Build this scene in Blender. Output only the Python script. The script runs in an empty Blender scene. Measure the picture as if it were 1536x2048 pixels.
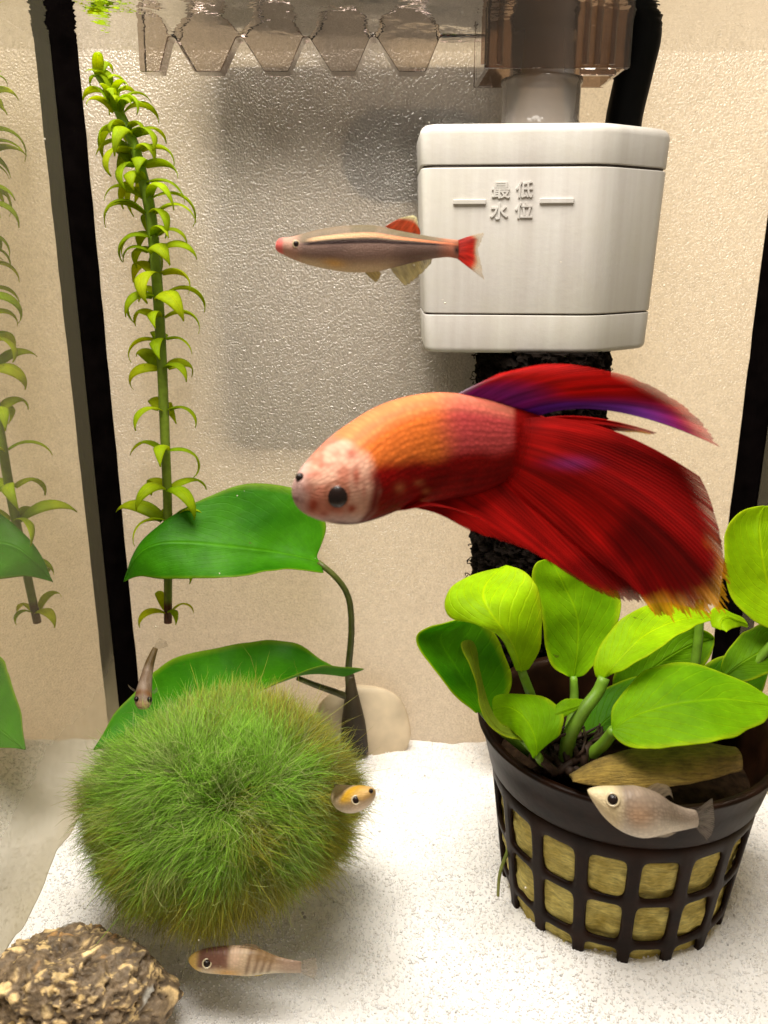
import bpy, math, random
import numpy as np
from mathutils import Vector, Matrix, Quaternion

random.seed(4); RNG = np.random.default_rng(7)
S = 0.0075                      # one working unit in metres
Z0 = 17.0                       # working z is measured from the camera; the table lies 17 units below
F, CX, CY = 1698.0, 768.0, 1024.0   # effective lens in photo pixels (1536 x 2048)
TH = math.radians(17.2); CT, ST = math.cos(TH), math.sin(TH)
sc = bpy.context.scene
COL = sc.collection

# ------------------------------------------------------------------ camera
cd = bpy.data.cameras.new('camera'); cam = bpy.data.objects.new('camera', cd); COL.objects.link(cam)
cam.location = (0, 0, Z0 * S); cam.rotation_euler = (math.pi / 2 - TH, 0, 0)
cd.sensor_fit = 'VERTICAL'; cd.sensor_height = 36.0; cd.lens = 36.0 * F / 2048.0
cd.clip_start = 0.005; cd.clip_end = 20
cd.dof.use_dof = True; cd.dof.focus_distance = 20.5 * S; cd.dof.aperture_fstop = cd.lens * 0.001 / (0.085 * S) 
sc.camera = cam

# ------------------------------------------------------------------ light
w = bpy.data.worlds.new('World'); sc.world = w; w.use_nodes = True
bg = w.node_tree.nodes['Background']; bg.inputs[0].default_value = (1.0, 0.85, 0.67, 1); bg.inputs[1].default_value = 0.35
def area(name, loc, aim, size, size_y, power, color):
    l = bpy.data.lights.new(name, 'AREA'); l.shape = 'RECTANGLE'; l.size = size * S; l.size_y = size_y * S
    l.energy = power; l.color = color
    o = bpy.data.objects.new(name, l); COL.objects.link(o)
    o.location = (loc[0] * S, loc[1] * S, (loc[2] + Z0) * S)
    d = Vector(aim) - Vector(loc); o.rotation_euler = d.to_track_quat('-Z', 'Y').to_euler()
    return o
area('aquarium_lamp', (-4.0, 12.5, 25.0), (0.0, 17.0, -14), 28, 16, 1.80, (1.0, 0.94, 0.865))
area('room_lamp', (11, 46, 1), (6, 25, -5), 30, 30, 0.40, (1.0, 0.77, 0.47))
vs = sc.view_settings; vs.view_transform = 'Standard'; vs.look = 'None'; vs.gamma = 1.0; vs.exposure = 0.0
cy = sc.cycles
cy.use_denoising = True; cy.caustics_reflective = False; cy.caustics_refractive = False
cy.use_adaptive_sampling = True; cy.adaptive_threshold = 0.02
cy.max_bounces = 8; cy.diffuse_bounces = 5; cy.glossy_bounces = 4; cy.transmission_bounces = 6; cy.transparent_max_bounces = 24
cy.sample_clamp_indirect = 4.0

# ------------------------------------------------------------------ helpers
def P(px, py, Y):
    """point seen at a photo pixel, at distance Y (along the tank) from the camera"""
    x = (px - CX) / F; v = (CY - py) / F
    k = Y / (CT + v * ST)
    return np.array((x * k, Y, (v * CT - ST) * k))
def PZ(px, py, Z):
    x = (px - CX) / F; v = (CY - py) / F
    k = Z / (v * CT - ST)
    return np.array((x * k, (CT + v * ST) * k, Z))
def PP(pts): return np.array([P(*p) for p in pts])
def spl(pts, n):
    """Catmull-Rom resample of an (m,k) polyline to n points, even in chord length"""
    p = np.asarray(pts, float)
    if len(p) == 2:
        t = np.linspace(0, 1, n)[:, None]; return p[0] * (1 - t) + p[1] * t
    q = np.vstack([2 * p[0] - p[1], p, 2 * p[-1] - p[-2]])
    L = np.concatenate([[0], np.cumsum(np.linalg.norm(np.diff(p[:, :3], axis=0), axis=1) + 1e-9)])
    out = []
    for s in np.linspace(0, L[-1], n):
        i = min(max(np.searchsorted(L, s, 'right') - 1, 0), len(p) - 2)
        t = (s - L[i]) / (L[i + 1] - L[i])
        a, b, c, d = q[i], q[i + 1], q[i + 2], q[i + 3]
        out.append(0.5 * (2 * b + (c - a) * t + (2 * a - 5 * b + 4 * c - d) * t * t + (3 * b - a - 3 * c + d) * t ** 3))
    return np.array(out)
def splc(pts, n):
    """resample control rows evenly by index (for ray tables)"""
    p = np.asarray(pts, float); q = np.vstack([2 * p[0] - p[1], p, 2 * p[-1] - p[-2]]); out = []
    for s in np.linspace(0, len(p) - 1, n):
        i = min(int(s), len(p) - 2); t = s - i
        a, b, c, d = q[i], q[i + 1], q[i + 2], q[i + 3]
        out.append(0.5 * (2 * b + (c - a) * t + (2 * a - 5 * b + 4 * c - d) * t * t + (3 * b - a - 3 * c + d) * t ** 3))
    return np.array(out)
def smooth(a, b, x): 
    t = np.clip((x - a) / (b - a + 1e-9), 0, 1); return t * t * (3 - 2 * t)
_perm = RNG.random(4096)
def vnoise(p):
    """value noise in -1..1 at (n,3) points"""
    p = np.asarray(p, float); i = np.floor(p).astype(np.int64); f = p - i; f = f * f * (3 - 2 * f); r = 0
    for dx in (0, 1):
        for dy in (0, 1):
            for dz in (0, 1):
                h = ((i[:, 0] + dx) * 73856093 ^ (i[:, 1] + dy) * 19349663 ^ (i[:, 2] + dz) * 83492791) & 4095
                wgt = (f[:, 0] if dx else 1 - f[:, 0]) * (f[:, 1] if dy else 1 - f[:, 1]) * (f[:, 2] if dz else 1 - f[:, 2])
                r = r + wgt * _perm[h]
    return r * 2 - 1
def fbm(p, o=4):
    r = 0; a = 1; p = np.asarray(p, float)
    for k in range(o): r = r + a * vnoise(p * 2 ** k + 17.3 * k); a *= .5
    return r
def grid_faces(nu, nv, cu=False, cv=False):
    F_ = []
    for i in range(nu if cu else nu - 1):
        for j in range(nv if cv else nv - 1):
            a = i * nv + j; b = i * nv + (j + 1) % nv; c = ((i + 1) % nu) * nv + (j + 1) % nv; d = ((i + 1) % nu) * nv + j
            F_.append((a, b, c, d))
    return F_

def mesh(name, V, Fc, mat, base=(0, 0, 0), col=None, uv=None, smooth_=True):
    V = (np.asarray(V, float) - np.asarray(base)) * S
    me = bpy.data.meshes.new(name); me.from_pydata(V.tolist(), [], [tuple(int(k) for k in f) for f in Fc])
    if col is not None:
        c = np.ones((len(V), 4)); c[:, :np.asarray(col).shape[1]] = col
        at = me.attributes.new('Col', 'FLOAT_COLOR', 'POINT'); at.data.foreach_set('color', c.ravel())
    if uv is not None:
        u = np.zeros((len(V), 3)); u[:, :2] = uv
        at = me.attributes.new('uvp', 'FLOAT_VECTOR', 'POINT'); at.data.foreach_set('vector', u.ravel())
    me.materials.append(mat)
    if smooth_: me.polygons.foreach_set('use_smooth', [True] * len(me.polygons))
    me.update(); return me
def big_mesh(name, V, Fa, mat, base, col=None):
    """numpy faces (n,k) -> mesh, quick"""
    V = (V - np.asarray(base)) * S; n, k = Fa.shape
    me = bpy.data.meshes.new(name); me.vertices.add(len(V)); me.vertices.foreach_set('co', V.ravel())
    me.loops.add(n * k); me.loops.foreach_set('vertex_index', Fa.ravel().astype(np.int32))
    me.polygons.add(n); me.polygons.foreach_set('loop_start', np.arange(0, n * k, k, dtype=np.int32))
    me.polygons.foreach_set('loop_total', np.full(n, k, dtype=np.int32))
    if col is not None:
        c = np.ones((len(V), 4)); c[:, :3] = col
        at = me.attributes.new('Col', 'FLOAT_COLOR', 'POINT'); at.data.foreach_set('color', c.ravel())
    me.materials.append(mat); me.update(calc_edges=True); return me
BASE = {}
def thing(name, base, label, cat, group=None):
    o = bpy.data.objects.new(name, None); COL.objects.link(o); o.empty_display_size = .01
    o.location = (base[0] * S, base[1] * S, (base[2] + Z0) * S); o['label'] = label; o['category'] = cat
    if group: o['group'] = group
    BASE[o.name] = (np.array(base, float)); return o
def part(name, V, Fc, mat, parent, **kw):
    me = mesh(name, V, Fc, mat, BASE[root_of(parent).name], **kw)
    o = bpy.data.objects.new(name, me); COL.objects.link(o); o.parent = parent; return o
def root_of(o):
    while o.parent: o = o.parent
    return o
def single(name, me, base, label=None, cat=None, kind=None, group=None):
    o = bpy.data.objects.new(name, me); COL.objects.link(o)
    o.location = (base[0] * S, base[1] * S, (base[2] + Z0) * S)
    if label: o['label'] = label
    if cat: o['category'] = cat
    if kind: o['kind'] = kind
    if group: o['group'] = group
    return o
def box(x0, x1, y0, y1, z0, z1):
    V = [(x, y, z) for x in (x0, x1) for y in (y0, y1) for z in (z0, z1)]
    return V, [(0, 1, 3, 2), (4, 6, 7, 5), (0, 4, 5, 1), (2, 3, 7, 6), (0, 2, 6, 4), (1, 5, 7, 3)]
def tube(path, rad, n=10, cap=True, flat=1.0, ref=(0, 0, 1)):
    path = np.asarray(path, float); m = len(path); rad = np.broadcast_to(np.asarray(rad, float), (m,))
    T = np.gradient(path, axis=0); T /= np.linalg.norm(T, axis=1)[:, None] + 1e-12
    r = np.array(ref, float); A = np.cross(T, r); A /= np.linalg.norm(A, axis=1)[:, None] + 1e-9; B = np.cross(A, T)
    an = np.linspace(0, 2 * math.pi, n, endpoint=False)
    V = (path[:, None, :] + rad[:, None, None] * (A[:, None, :] * np.cos(an)[None, :, None] + flat * B[:, None, :] * np.sin(an)[None, :, None])).reshape(-1, 3)
    Fc = grid_faces(m, n, cv=True)
    if cap: Fc += [tuple(range(n - 1, -1, -1)), tuple((m - 1) * n + k for k in range(n))]
    return V, Fc
def join(*ms):
    V = []; Fc = []
    for v, f in ms:
        o = len(V); V += [tuple(x) for x in v]; Fc += [tuple(i + o for i in q) for q in f]
    return V, Fc
def bevel(o, wid, seg=3, ang=40):
    m = o.modifiers.new('b', 'BEVEL'); m.width = wid * S; m.segments = seg; m.limit_method = 'ANGLE'; m.angle_limit = math.radians(ang)
    m.harden_normals = False
def solid(o, th, off=0):
    m = o.modifiers.new('s', 'SOLIDIFY'); m.thickness = th * S; m.offset = off
def subd(o, l=1):
    m = o.modifiers.new('d', 'SUBSURF'); m.levels = l; m.render_levels = l

# ------------------------------------------------------------------ materials
class NT:
    def __init__(s, name):
        s.m = bpy.data.materials.new(name); s.m.use_nodes = True; s.t = s.m.node_tree; s.t.nodes.clear()
        s.out = s.t.nodes.new('ShaderNodeOutputMaterial')
    def n(s, typ, **kw):
        nd = s.t.nodes.new('ShaderNode' + typ)
        for k, v in kw.items():
            if k.startswith('_'): setattr(nd, k[1:], v)
            else:
                key = int(k[1:]) if k[0] == 'i' and k[1:].isdigit() else k.replace('__', ' ')
                s.put(nd.inputs[key], v)
        return nd
    def put(s, inp, v):
        if hasattr(v, 'bl_idname') and hasattr(v, 'outputs'): v = v.outputs[0]
        if hasattr(v, 'is_linked'): s.t.links.new(v, inp)
        elif isinstance(v, (tuple, list)) and len(v) == 3 and len(inp.default_value) == 4: inp.default_value = (*v, 1)
        else: inp.default_value = v
    def coord(s):      # object coordinates in working units
        tc = s.n('TexCoord'); return s.n('VectorMath', _operation='SCALE', i0=tc.outputs['Object'], Scale=1 / S)
    def noise(s, scale, detail=3, rough=.5, vec=None):
        return s.n('TexNoise', Vector=vec or s.coord(), Scale=scale, Detail=detail, Roughness=rough)
    def ramp(s, fac, stops, interp='LINEAR'):
        r = s.n('ValToRGB', Fac=fac); e = r.color_ramp; e.interpolation = interp
        while len(e.elements) < len(stops): e.elements.new(.5)
        for el, (p, c) in zip(e.elements, stops):
            el.position = p; el.color = (c, c, c, 1) if isinstance(c, (int, float)) else (*c, 1)
        return r
    def math(s, op, a, b=0.5): return s.n('Math', _operation=op, i0=a, i1=b)
    def mixc(s, f, a, b, mode='MIX'):
        n = s.t.nodes.new('ShaderNodeMix'); n.data_type = 'RGBA'; n.blend_type = mode
        s.put(n.inputs[0], f); s.put(n.inputs[6], a); s.put(n.inputs[7], b); return n.outputs[2]
    def bump(s, h, strength, dist): return s.n('Bump', Height=h, Strength=strength, Distance=dist * S)
    def mix(s, f, a, b): return s.n('MixShader', i0=f, i1=a, i2=b)
    def done(s, sh): s.put(s.out.inputs[0], sh); return s.m
    def attr(s, name): return s.n('Attribute', _attribute_name=name)

def m_plain(name, col, rough=.5, spec=.5, nscale=0, namp=0, bumpd=0, bscale=20):
    t = NT(name); c = col
    if namp: c = t.mixc(t.ramp(t.noise(nscale), [(.3, 0), (.7, 1)]), tuple(k * (1 - namp) for k in col), tuple(min(1, k * (1 + namp)) for k in col))
    b = t.n('BsdfPrincipled', Base__Color=c, Roughness=rough); b.inputs['Specular IOR Level'].default_value = spec
    if bumpd: t.put(b.inputs['Normal'], t.bump(t.noise(bscale, 4), .6, bumpd))
    return t.done(b)

def m_back():
    t = NT('frosted_film'); co = t.coord()
    vo = t.n('TexVoronoi', Vector=co, Scale=19.0, _feature='SMOOTH_F1'); nz = t.noise(16, 3, .6, co)
    h = t.math('ADD', t.math('MULTIPLY', vo.outputs['Distance'], .8), t.math('MULTIPLY', nz, .9))
    bp = t.bump(h, .9, .028)
    big = t.noise(.25, 2, .5, co)
    c = t.mixc(t.ramp(big, [(.35, 0), (.65, 1)]), (.80, .73, .66), (.86, .78, .69))
    d = t.n('BsdfPrincipled', Base__Color=c, Roughness=.22, Normal=bp); d.inputs['Specular IOR Level'].default_value = 1.0
    gr = t.ramp(t.math('ADD', t.math('MULTIPLY', nz, .6), t.math('MULTIPLY', t.noise(6.5, 4, .7, co), .4)), [(.33, .70), (.66, 1.05)])
    tr = t.n('BsdfTranslucent', Color=t.mixc(1.0, (.93, .87, .78), gr, 'MULTIPLY'), Normal=bp)
    t.put(d.inputs['Base Color'], t.mixc(1.0, c, gr, 'MULTIPLY'))
    gl = t.n('BsdfGlossy', Color=(1, .98, .95), Roughness=.14, Normal=t.bump(h, 1.0, .055))
    return t.done(t.mix(.08, t.mix(.74, d, tr), gl))
def m_tir(name, tint, lo, hi, haze=None, hazeamt=0.0, rough=0.0, ripple=None):
    """pane or water face: mirrors at glancing angles (total reflection), clear when seen or lit steeply"""
    t = NT(name); lw = t.n('LayerWeight', Blend=.5)      # Facing: 1 at glancing
    kw = {}
    if ripple:
        co = t.coord(); mp = t.n('Mapping', Vector=co, Scale=ripple[2]); bp = t.bump(t.noise(ripple[0], 3, .5, mp), 1.0, ripple[1]); kw = {'Normal': bp}
    f = t.ramp(lw.outputs['Facing'], [(lo, 0), (hi, 1)])
    g = t.n('BsdfGlossy', Color=tint, Roughness=rough, **kw)
    tr = t.n('BsdfTransparent', Color=(.97, .97, .95))
    sh = t.mix(f, tr, g)
    if hazeamt: 
        sp = t.n('SeparateXYZ', Vector=t.coord()); zz = t.math('ADD', sp.outputs[2], t.math('MULTIPLY', t.noise(.35, 3), 3.0))
        film = t.n('MapRange', Value=zz); film.inputs[1].default_value = 3.2; film.inputs[2].default_value = 6.5; film.inputs[3].default_value = .74; film.inputs[4].default_value = hazeamt
        d = t.mix(.5, t.n('BsdfDiffuse', Color=haze), t.n('BsdfTranslucent', Color=haze)); sh = t.mix(film, sh, d)
    return t.done(sh)
def m_clear():
    t = NT('clear_glass'); return t.done(t.n('BsdfTransparent', Color=(1, 1, 1)))
def m_smoky(name, tint, refl=1.0, rough=.05, diff=0.0, dcol=(.8, .8, .8)):
    t = NT(name); fr = t.n('Fresnel', IOR=1.38)
    bp = t.bump(t.noise(2.2, 2), .35, .15)
    g = t.n('BsdfGlossy', Color=(1, 1, 1), Roughness=rough, Normal=bp); tr = t.n('BsdfTransparent', Color=tint)
    sh = t.mix(t.math('MULTIPLY', fr, refl), tr, g)
    if diff: 
        d = t.n('BsdfDiffuse', Color=dcol); d2 = t.n('BsdfTranslucent', Color=dcol); sh = t.mix(diff, sh, t.mix(.5, d, d2))
    return t.done(sh)
def m_leaf(name, trans=(1.25, 1.15, .6), veins=14, slope=.55, vamt=.35, tfac=.42, rough=.55, spec=.12):
    t = NT(name); a = t.attr('Col').outputs['Color']; u = t.attr('uvp').outputs['Vector']
    sp = t.n('SeparateXYZ', Vector=u); av = t.math('ABSOLUTE', sp.outputs[1])
    nz = t.noise(1.6, 3)
    ph = t.math('ADD', t.math('SUBTRACT', t.math('MULTIPLY', sp.outputs[0], veins), t.math('MULTIPLY', av, veins * slope)), t.math('MULTIPLY', nz, .9))
    s1 = t.math('ABSOLUTE', t.math('SUBTRACT', t.math('FRACT', ph), .5))
    line = t.ramp(s1, [(0.0, 1), (.10, 0)])
    mid = t.ramp(av, [(0.0, 1), (.045, 0)])
    v = t.math('MAXIMUM', t.math('MULTIPLY', line, vamt), t.math('MULTIPLY', mid, .55))
    mott = t.ramp(t.noise(3.5, 5, .65), [(.3, .86), (.7, 1.1)])
    c = t.mixc(1.0, a, mott, 'MULTIPLY')
    sp_ = t.math('MULTIPLY', t.ramp(t.noise(4.5, 2, .5), [(.745, 0), (.78, 1)]), .55)
    cv = t.mixc(v, c, t.mixc(1.0, c, (1.9, 1.55, 1.2), 'MULTIPLY')); cv = t.mixc(sp_, cv, (.10, .08, .015))
    hh = t.math('ADD', t.math('MULTIPLY', v, -1.0), t.math('MULTIPLY', t.noise(2.0, 4), .9))
    bp = t.bump(hh, .55, .05)
    d = t.n('BsdfPrincipled', Base__Color=cv, Roughness=rough, Normal=bp); d.inputs['Specular IOR Level'].default_value = spec
    tr = t.n('BsdfTranslucent', Color=t.mixc(1.0, cv, trans, 'MULTIPLY'), Normal=bp)
    return t.done(t.mix(tfac, d, tr))
def m_fin(name, rays=60, amt=.45, tfac=.45, alpha=True, rough=.35):
    t = NT(name); at = t.attr('Col'); u = t.attr('uvp').outputs['Vector']; sp = t.n('SeparateXYZ', Vector=u)
    ph = t.math('ADD', t.math('MULTIPLY', sp.outputs[0], rays), t.math('MULTIPLY', t.noise(1.1, 2), 1.0))
    s1 = t.math('ABSOLUTE', t.math('SUBTRACT', t.math('FRACT', ph), .5))
    k = t.ramp(s1, [(0.0, 1.0 + amt), (.5, 1.0 - amt)])
    str_ = t.n('CombineXYZ', X=t.math('MULTIPLY', sp.outputs[0], rays * .35), Y=t.math('MULTIPLY', sp.outputs[1], 1.2))
    k2 = t.ramp(t.n('TexNoise', Vector=str_, Scale=1.0, Detail=3), [(.3, .55), (.7, 1.45)])
    c = t.mixc(1.0, t.mixc(1.0, at.outputs['Color'], k, 'MULTIPLY'), k2, 'MULTIPLY')
    bp = t.bump(s1, .5, .03)
    d = t.n('BsdfPrincipled', Base__Color=c, Roughness=rough, Normal=bp); d.inputs['Specular IOR Level'].default_value = .3
    d.inputs['Specular IOR Level'].default_value = .12
    tr = t.n('BsdfTranslucent', Color=c)
    sh = t.mix(tfac, d, tr)
    if alpha: sh = t.mix(at.outputs['Alpha'], t.n('BsdfTransparent', Color=(1, 1, 1)), sh)
    return t.done(sh)
def m_vcol(name, rough=.4, spec=.5, bscale=0, bdist=0, sss=0, namp=0, nscale=4, trans=0):
    t = NT(name); c = t.attr('Col').outputs['Color']
    if namp: c = t.mixc(1.0, c, t.ramp(t.noise(nscale, 5, .6), [(.3, 1 - namp), (.7, 1 + namp)]), 'MULTIPLY')
    b = t.n('BsdfPrincipled', Base__Color=c, Roughness=rough); b.inputs['Specular IOR Level'].default_value = spec
    if bscale: t.put(b.inputs['Normal'], t.bump(t.noise(bscale, 4), .6, bdist))
    if trans: b = t.mix(trans, b, t.n('BsdfTranslucent', Color=c))
    return t.done(b)
def m_skin(name, scale_u, scale_v, rough=.3, spec=.6, amt=.25, clear=0):
    """fish skin: vertex colours with rows of scales as fine relief"""
    t = NT(name); c = t.attr('Col').outputs['Color']; u = t.attr('uvp').outputs['Vector']
    mp = t.n('Mapping', Vector=u, Scale=(scale_u, scale_v, 1)); vo = t.n('TexVoronoi', Vector=mp, Scale=1.0, Randomness=.6)
    k = t.ramp(vo.outputs['Distance'], [(.15, 1 + amt * .4), (.65, 1 - amt)])
    c = t.mixc(1.0, c, k, 'MULTIPLY')
    b = t.n('BsdfPrincipled', Base__Color=c, Roughness=rough, Normal=t.bump(vo.outputs['Distance'], .35, -.03)); b.inputs['Specular IOR Level'].default_value = spec
    if clear: b = t.mix(clear, b, t.mix(.6, t.n('BsdfTransparent', Color=(1, 1, 1)), t.n('BsdfTranslucent', Color=c)))
    return t.done(b)

M = {}
M['back'] = m_back()
M['side'] = m_tir('side_glass', (.93, .89, .80), .30, .50, haze=(.88, .82, .60), hazeamt=.15, rough=.015)
M['water'] = m_tir('water_surface', (.93, .93, .92), .30, .45, rough=.02, ripple=(1.0, .05, (1.2, .9, 1)))
M['clear'] = m_clear()
M['black'] = m_plain('black_seal', (.003, .0022, .0022), .7, .0, 2, .4)
M['blackp'] = m_plain('black_plastic', (.002, .002, .002), .5, .06)
M['table'] = m_plain('table_wood', (.30, .21, .13), .5, .4, 1.5, .3)
t = NT('white_plastic'); co = t.coord()
mp = t.n('Mapping', Vector=co, Scale=(2.6, 2.6, .16), Rotation=(0, .12, 0)); k = t.ramp(t.noise(1.0, 4, .6, mp), [(.35, 0), (.68, 1)])  # pale vertical streaks: scratches, plus reflections painted into the plastic
c = t.mixc(k, (.50, .47, .44), (.58, .56, .53)); sm = t.ramp(t.noise(.35, 5, .7, co), [(.40, 0), (.75, 1)])
c = t.mixc(t.math('MULTIPLY', sm, .5), c, (.52, .50, .40))
b = t.n('BsdfPrincipled', Base__Color=c, Roughness=t.ramp(t.noise(2.0, 4, .6, co), [(.3, .38), (.7, .6)]), Normal=t.bump(t.noise(7, 5, .65, co), .4, .012)); b.inputs['Specular IOR Level'].default_value = .35
M['white'] = t.done(b)
M['groove'] = m_plain('groove_shadow', (.10, .08, .07), .6)
M['smoky'] = m_smoky('smoky_plastic', (.82, .78, .74), 3.2, .03)
M['smokyd'] = m_smoky('smoky_plastic_edge', (.26, .21, .20), 2.0, .04)
M['brown'] = m_smoky('brown_clear_plastic', (.66, .58, .52), 2.6, .04, .03, (.18, .11, .06))
M['frosttube'] = m_smoky('frosted_tube', (.84, .80, .76), 1.2, .12, .32, (.62, .58, .54))
M['grey'] = m_plain('grey_casing', (.42, .385, .34), .6)
M['grey2'] = m_plain('dark_grey_pad', (.012, .011, .010), .7)
M['sponge'] = m_plain('black_sponge', (.006, .004, .003), .9, .05, 6, .6, .08, 9)
M['pot'] = m_plain('pot_plastic', (.012, .0042, .0016), .45, .10, 2.0, .5, .010, 6)
M['tan'] = m_plain('tan_stone', (.60, .49, .34), .55, .3, 1.0, .2)
M['eye'] = m_plain('fish_eye', (.010, .004, .003), .3, .3)
M['iris'] = m_plain('fish_iris', (.55, .45, .28), .25, .8)

# ------------------------------------------------------------------ the tank
XL, XR, YB, YF, ZS, ZW = -8.62, 11.25, 25.0, 9.6, -15.5, 5.0
ZT = 7.5
tab, tabf = box(-30, 30, 2, 40, -17.6, -17.05)
single('table', mesh('table', tab, tabf, M['table'], (0, 0, -17), smooth_=False), (0, 0, -17), kind='structure')
aq = thing('aquarium', ((XL + XR) / 2, YB - 7, -17), 'small glass aquarium with frosted back pane and black corner seals', 'aquarium')
part('back_pane', [(XL - .3, YB, -16.9), (XR + .3, YB, -16.9), (XR + .3, YB, ZT), (XL - .3, YB, ZT)], [(0, 1, 2, 3)], M['back'], aq, smooth_=False)['label'] = 'frosted translucent back pane'
part('side_pane', *box(XL - .25, XL, YF, YB - .02, -16.9, ZT), M['side'], aq, smooth_=False)
part('side_pane', *box(XR, XR + .25, YF, YB - .02, -16.9, ZT), M['side'], aq, smooth_=False)
part('front_pane', *box(XL - .25, XR + .25, YF - .25, YF - .01, -16.9, ZT), M['clear'], aq, smooth_=False)
part('base_pane', *box(XL - .25, XR + .25, YF, YB, -17.0, -16.7), M['white'], aq, smooth_=False)
for x0, x1, sx in ((XL + .004, XL + .56, -1), (XR - .60, XR - .004, 1)):
    n = 70; z = np.linspace(-16.6, ZT - .1, n); prof = []
    for k in range(n):
        e = .012 * vnoise([(1.7 * z[k], 3.0 * sx, 0)])[0]
        inner = (x1 + e) if sx < 0 else (x0 + e)
        outer = x0 if sx < 0 else x1
        prof.append([(outer, YB - .03, z[k]), (outer, YB - .5, z[k]), (outer - sx * .08, YB - .46, z[k]), ((inner + outer) / 2, YB - .26, z[k]), (inner, YB - .10, z[k]), (inner, YB - .03, z[k])])
    V = np.array(prof).reshape(-1, 3)
    part('corner_seal', V, grid_faces(n, 6, cv=True), M['black'], aq)['label'] = 'black corner seal'
# water surface
n = 60
gx = np.linspace(XL + .01, XR - .01, n); gy = np.linspace(YF + .01, YB - .01, n)
V = np.array([(x, y, ZW + .02 * math.sin(1.7 * x + .6 * y) + .015 * math.sin(2.3 * y - x)) for x in gx for y in gy])
single('water_surface', mesh('water_surface', V, grid_faces(n, n), M['water'], (0, YB, ZW)), (0, YB, ZW), kind='structure')

# ------------------------------------------------------------------ sand
POTC = np.array((P(1250, 1440, 17.0)[0], 17.0, 0)); BALL = np.array((P(450, 1620, 16.45)[0], 16.45, 0))
def sand_z(x, y):
    p = np.stack([np.asarray(x, float), np.asarray(y, float), np.zeros_like(np.asarray(x, float))], 1)
    z = ZS + .16 * fbm(p * .45, 3) + .045 * fbm(p * 2.2, 3)
    z = z - .25 * smooth(20.5, 24.8, p[:, 1]) * (.8 + .3 * vnoise(p * .5 + 3))
    dpot = np.hypot(p[:, 0] - POTC[0], p[:, 1] - POTC[1]); z = z + .95 * np.exp(-(np.maximum(dpot - 2.2, 0) / 2.2) ** 2) + .10 * np.exp(-((dpot - 2.6) / .4) ** 2)
    z = z + .22 * smooth(XL + 1.2, XL, p[:, 0]) * (.4 + vnoise(p * .9 + 9)) + .3 * smooth(XR - 1.0, XR, p[:, 0])
    return z
t = NT('sand_white'); co = t.coord()
c = t.mixc(t.ramp(t.noise(9, 4, .7, co), [(.3, 0), (.7, 1)]), (.84, .82, .79), (.90, .88, .86))
b = t.n('BsdfPrincipled', Base__Color=c, Roughness=.55, Normal=t.bump(t.noise(14, 3, .6, co), .4, .03)); M['sand'] = t.done(b)
t = NT('sand_grain'); c = t.attr('Col').outputs['Color']
b = t.n('BsdfPrincipled', Base__Color=c, Roughness=.25); b.inputs['Specular IOR Level'].default_value = .5
M['grain'] = t.done(b)
nx, ny = 150, 130
gx = np.linspace(XL + .01, XR - .01, nx); gy = np.linspace(YF + .01, YB - .02, ny)
XX, YY = np.meshgrid(gx, gy, indexing='ij'); zz = sand_z(XX.ravel(), YY.ravel())
single('sand', mesh('sand', np.stack([XX.ravel(), YY.ravel(), zz], 1), grid_faces(nx, ny), M['sand'], (0, 17, ZS)), (0, 17, ZS), kind='structure')
def grains(n, y0, y1, rmin, rmax):
    x = RNG.uniform(XL + .05, XR - .05, n); y = RNG.uniform(y0, y1, n); z = sand_z(x, y)
    c = np.stack([x, y, z + RNG.uniform(-.025, .022, n)], 1)
    r = RNG.uniform(rmin, rmax, n)[:, None]
    d = RNG.normal(size=(n, 3, 3)); q, _ = np.linalg.qr(d)            # random frames
    sc3 = RNG.uniform(.6, 1.3, (n, 3))
    V = np.empty((n, 6, 3))
    for k in range(3):
        V[:, 2 * k] = c + q[:, :, k] * r * sc3[:, k:k + 1]; V[:, 2 * k + 1] = c - q[:, :, k] * r * sc3[:, k:k + 1]
    f = np.array([(0, 2, 4), (2, 1, 4), (1, 3, 4), (3, 0, 4), (2, 0, 5), (1, 2, 5), (3, 1, 5), (0, 3, 5)])
    Fa = (np.arange(n)[:, None, None] * 6 + f[None]).reshape(-1, 3)
    v = RNG.uniform(.84, .95, n); warm = RNG.uniform(0, .05, n)
    dark = RNG.random(n) < .006; v[dark] *= .55
    colr = np.repeat(np.stack([v, v - warm * .6, v - warm * 1.4], 1), 6, axis=0)
    return V.reshape(-1, 3), Fa, colr
g1 = grains(48000, 12.5, 19.5, .018, .044); g2 = grains(20000, 19.5, 24.9, .025, .05)
V = np.vstack([g1[0], g2[0]]); Fa = np.vstack([g1[1], g2[1] + len(g1[0])]); cl = np.vstack([g1[2], g2[2]])
me = big_mesh('sand_grains', V, Fa, M['grain'], (0, 17, ZS), cl); me.polygons.foreach_set('use_smooth', [True] * len(me.polygons))
single('sand_grains', me, (0, 17, ZS), 'loose white sand grains covering the tank floor', 'sand', 'stuff')

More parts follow.
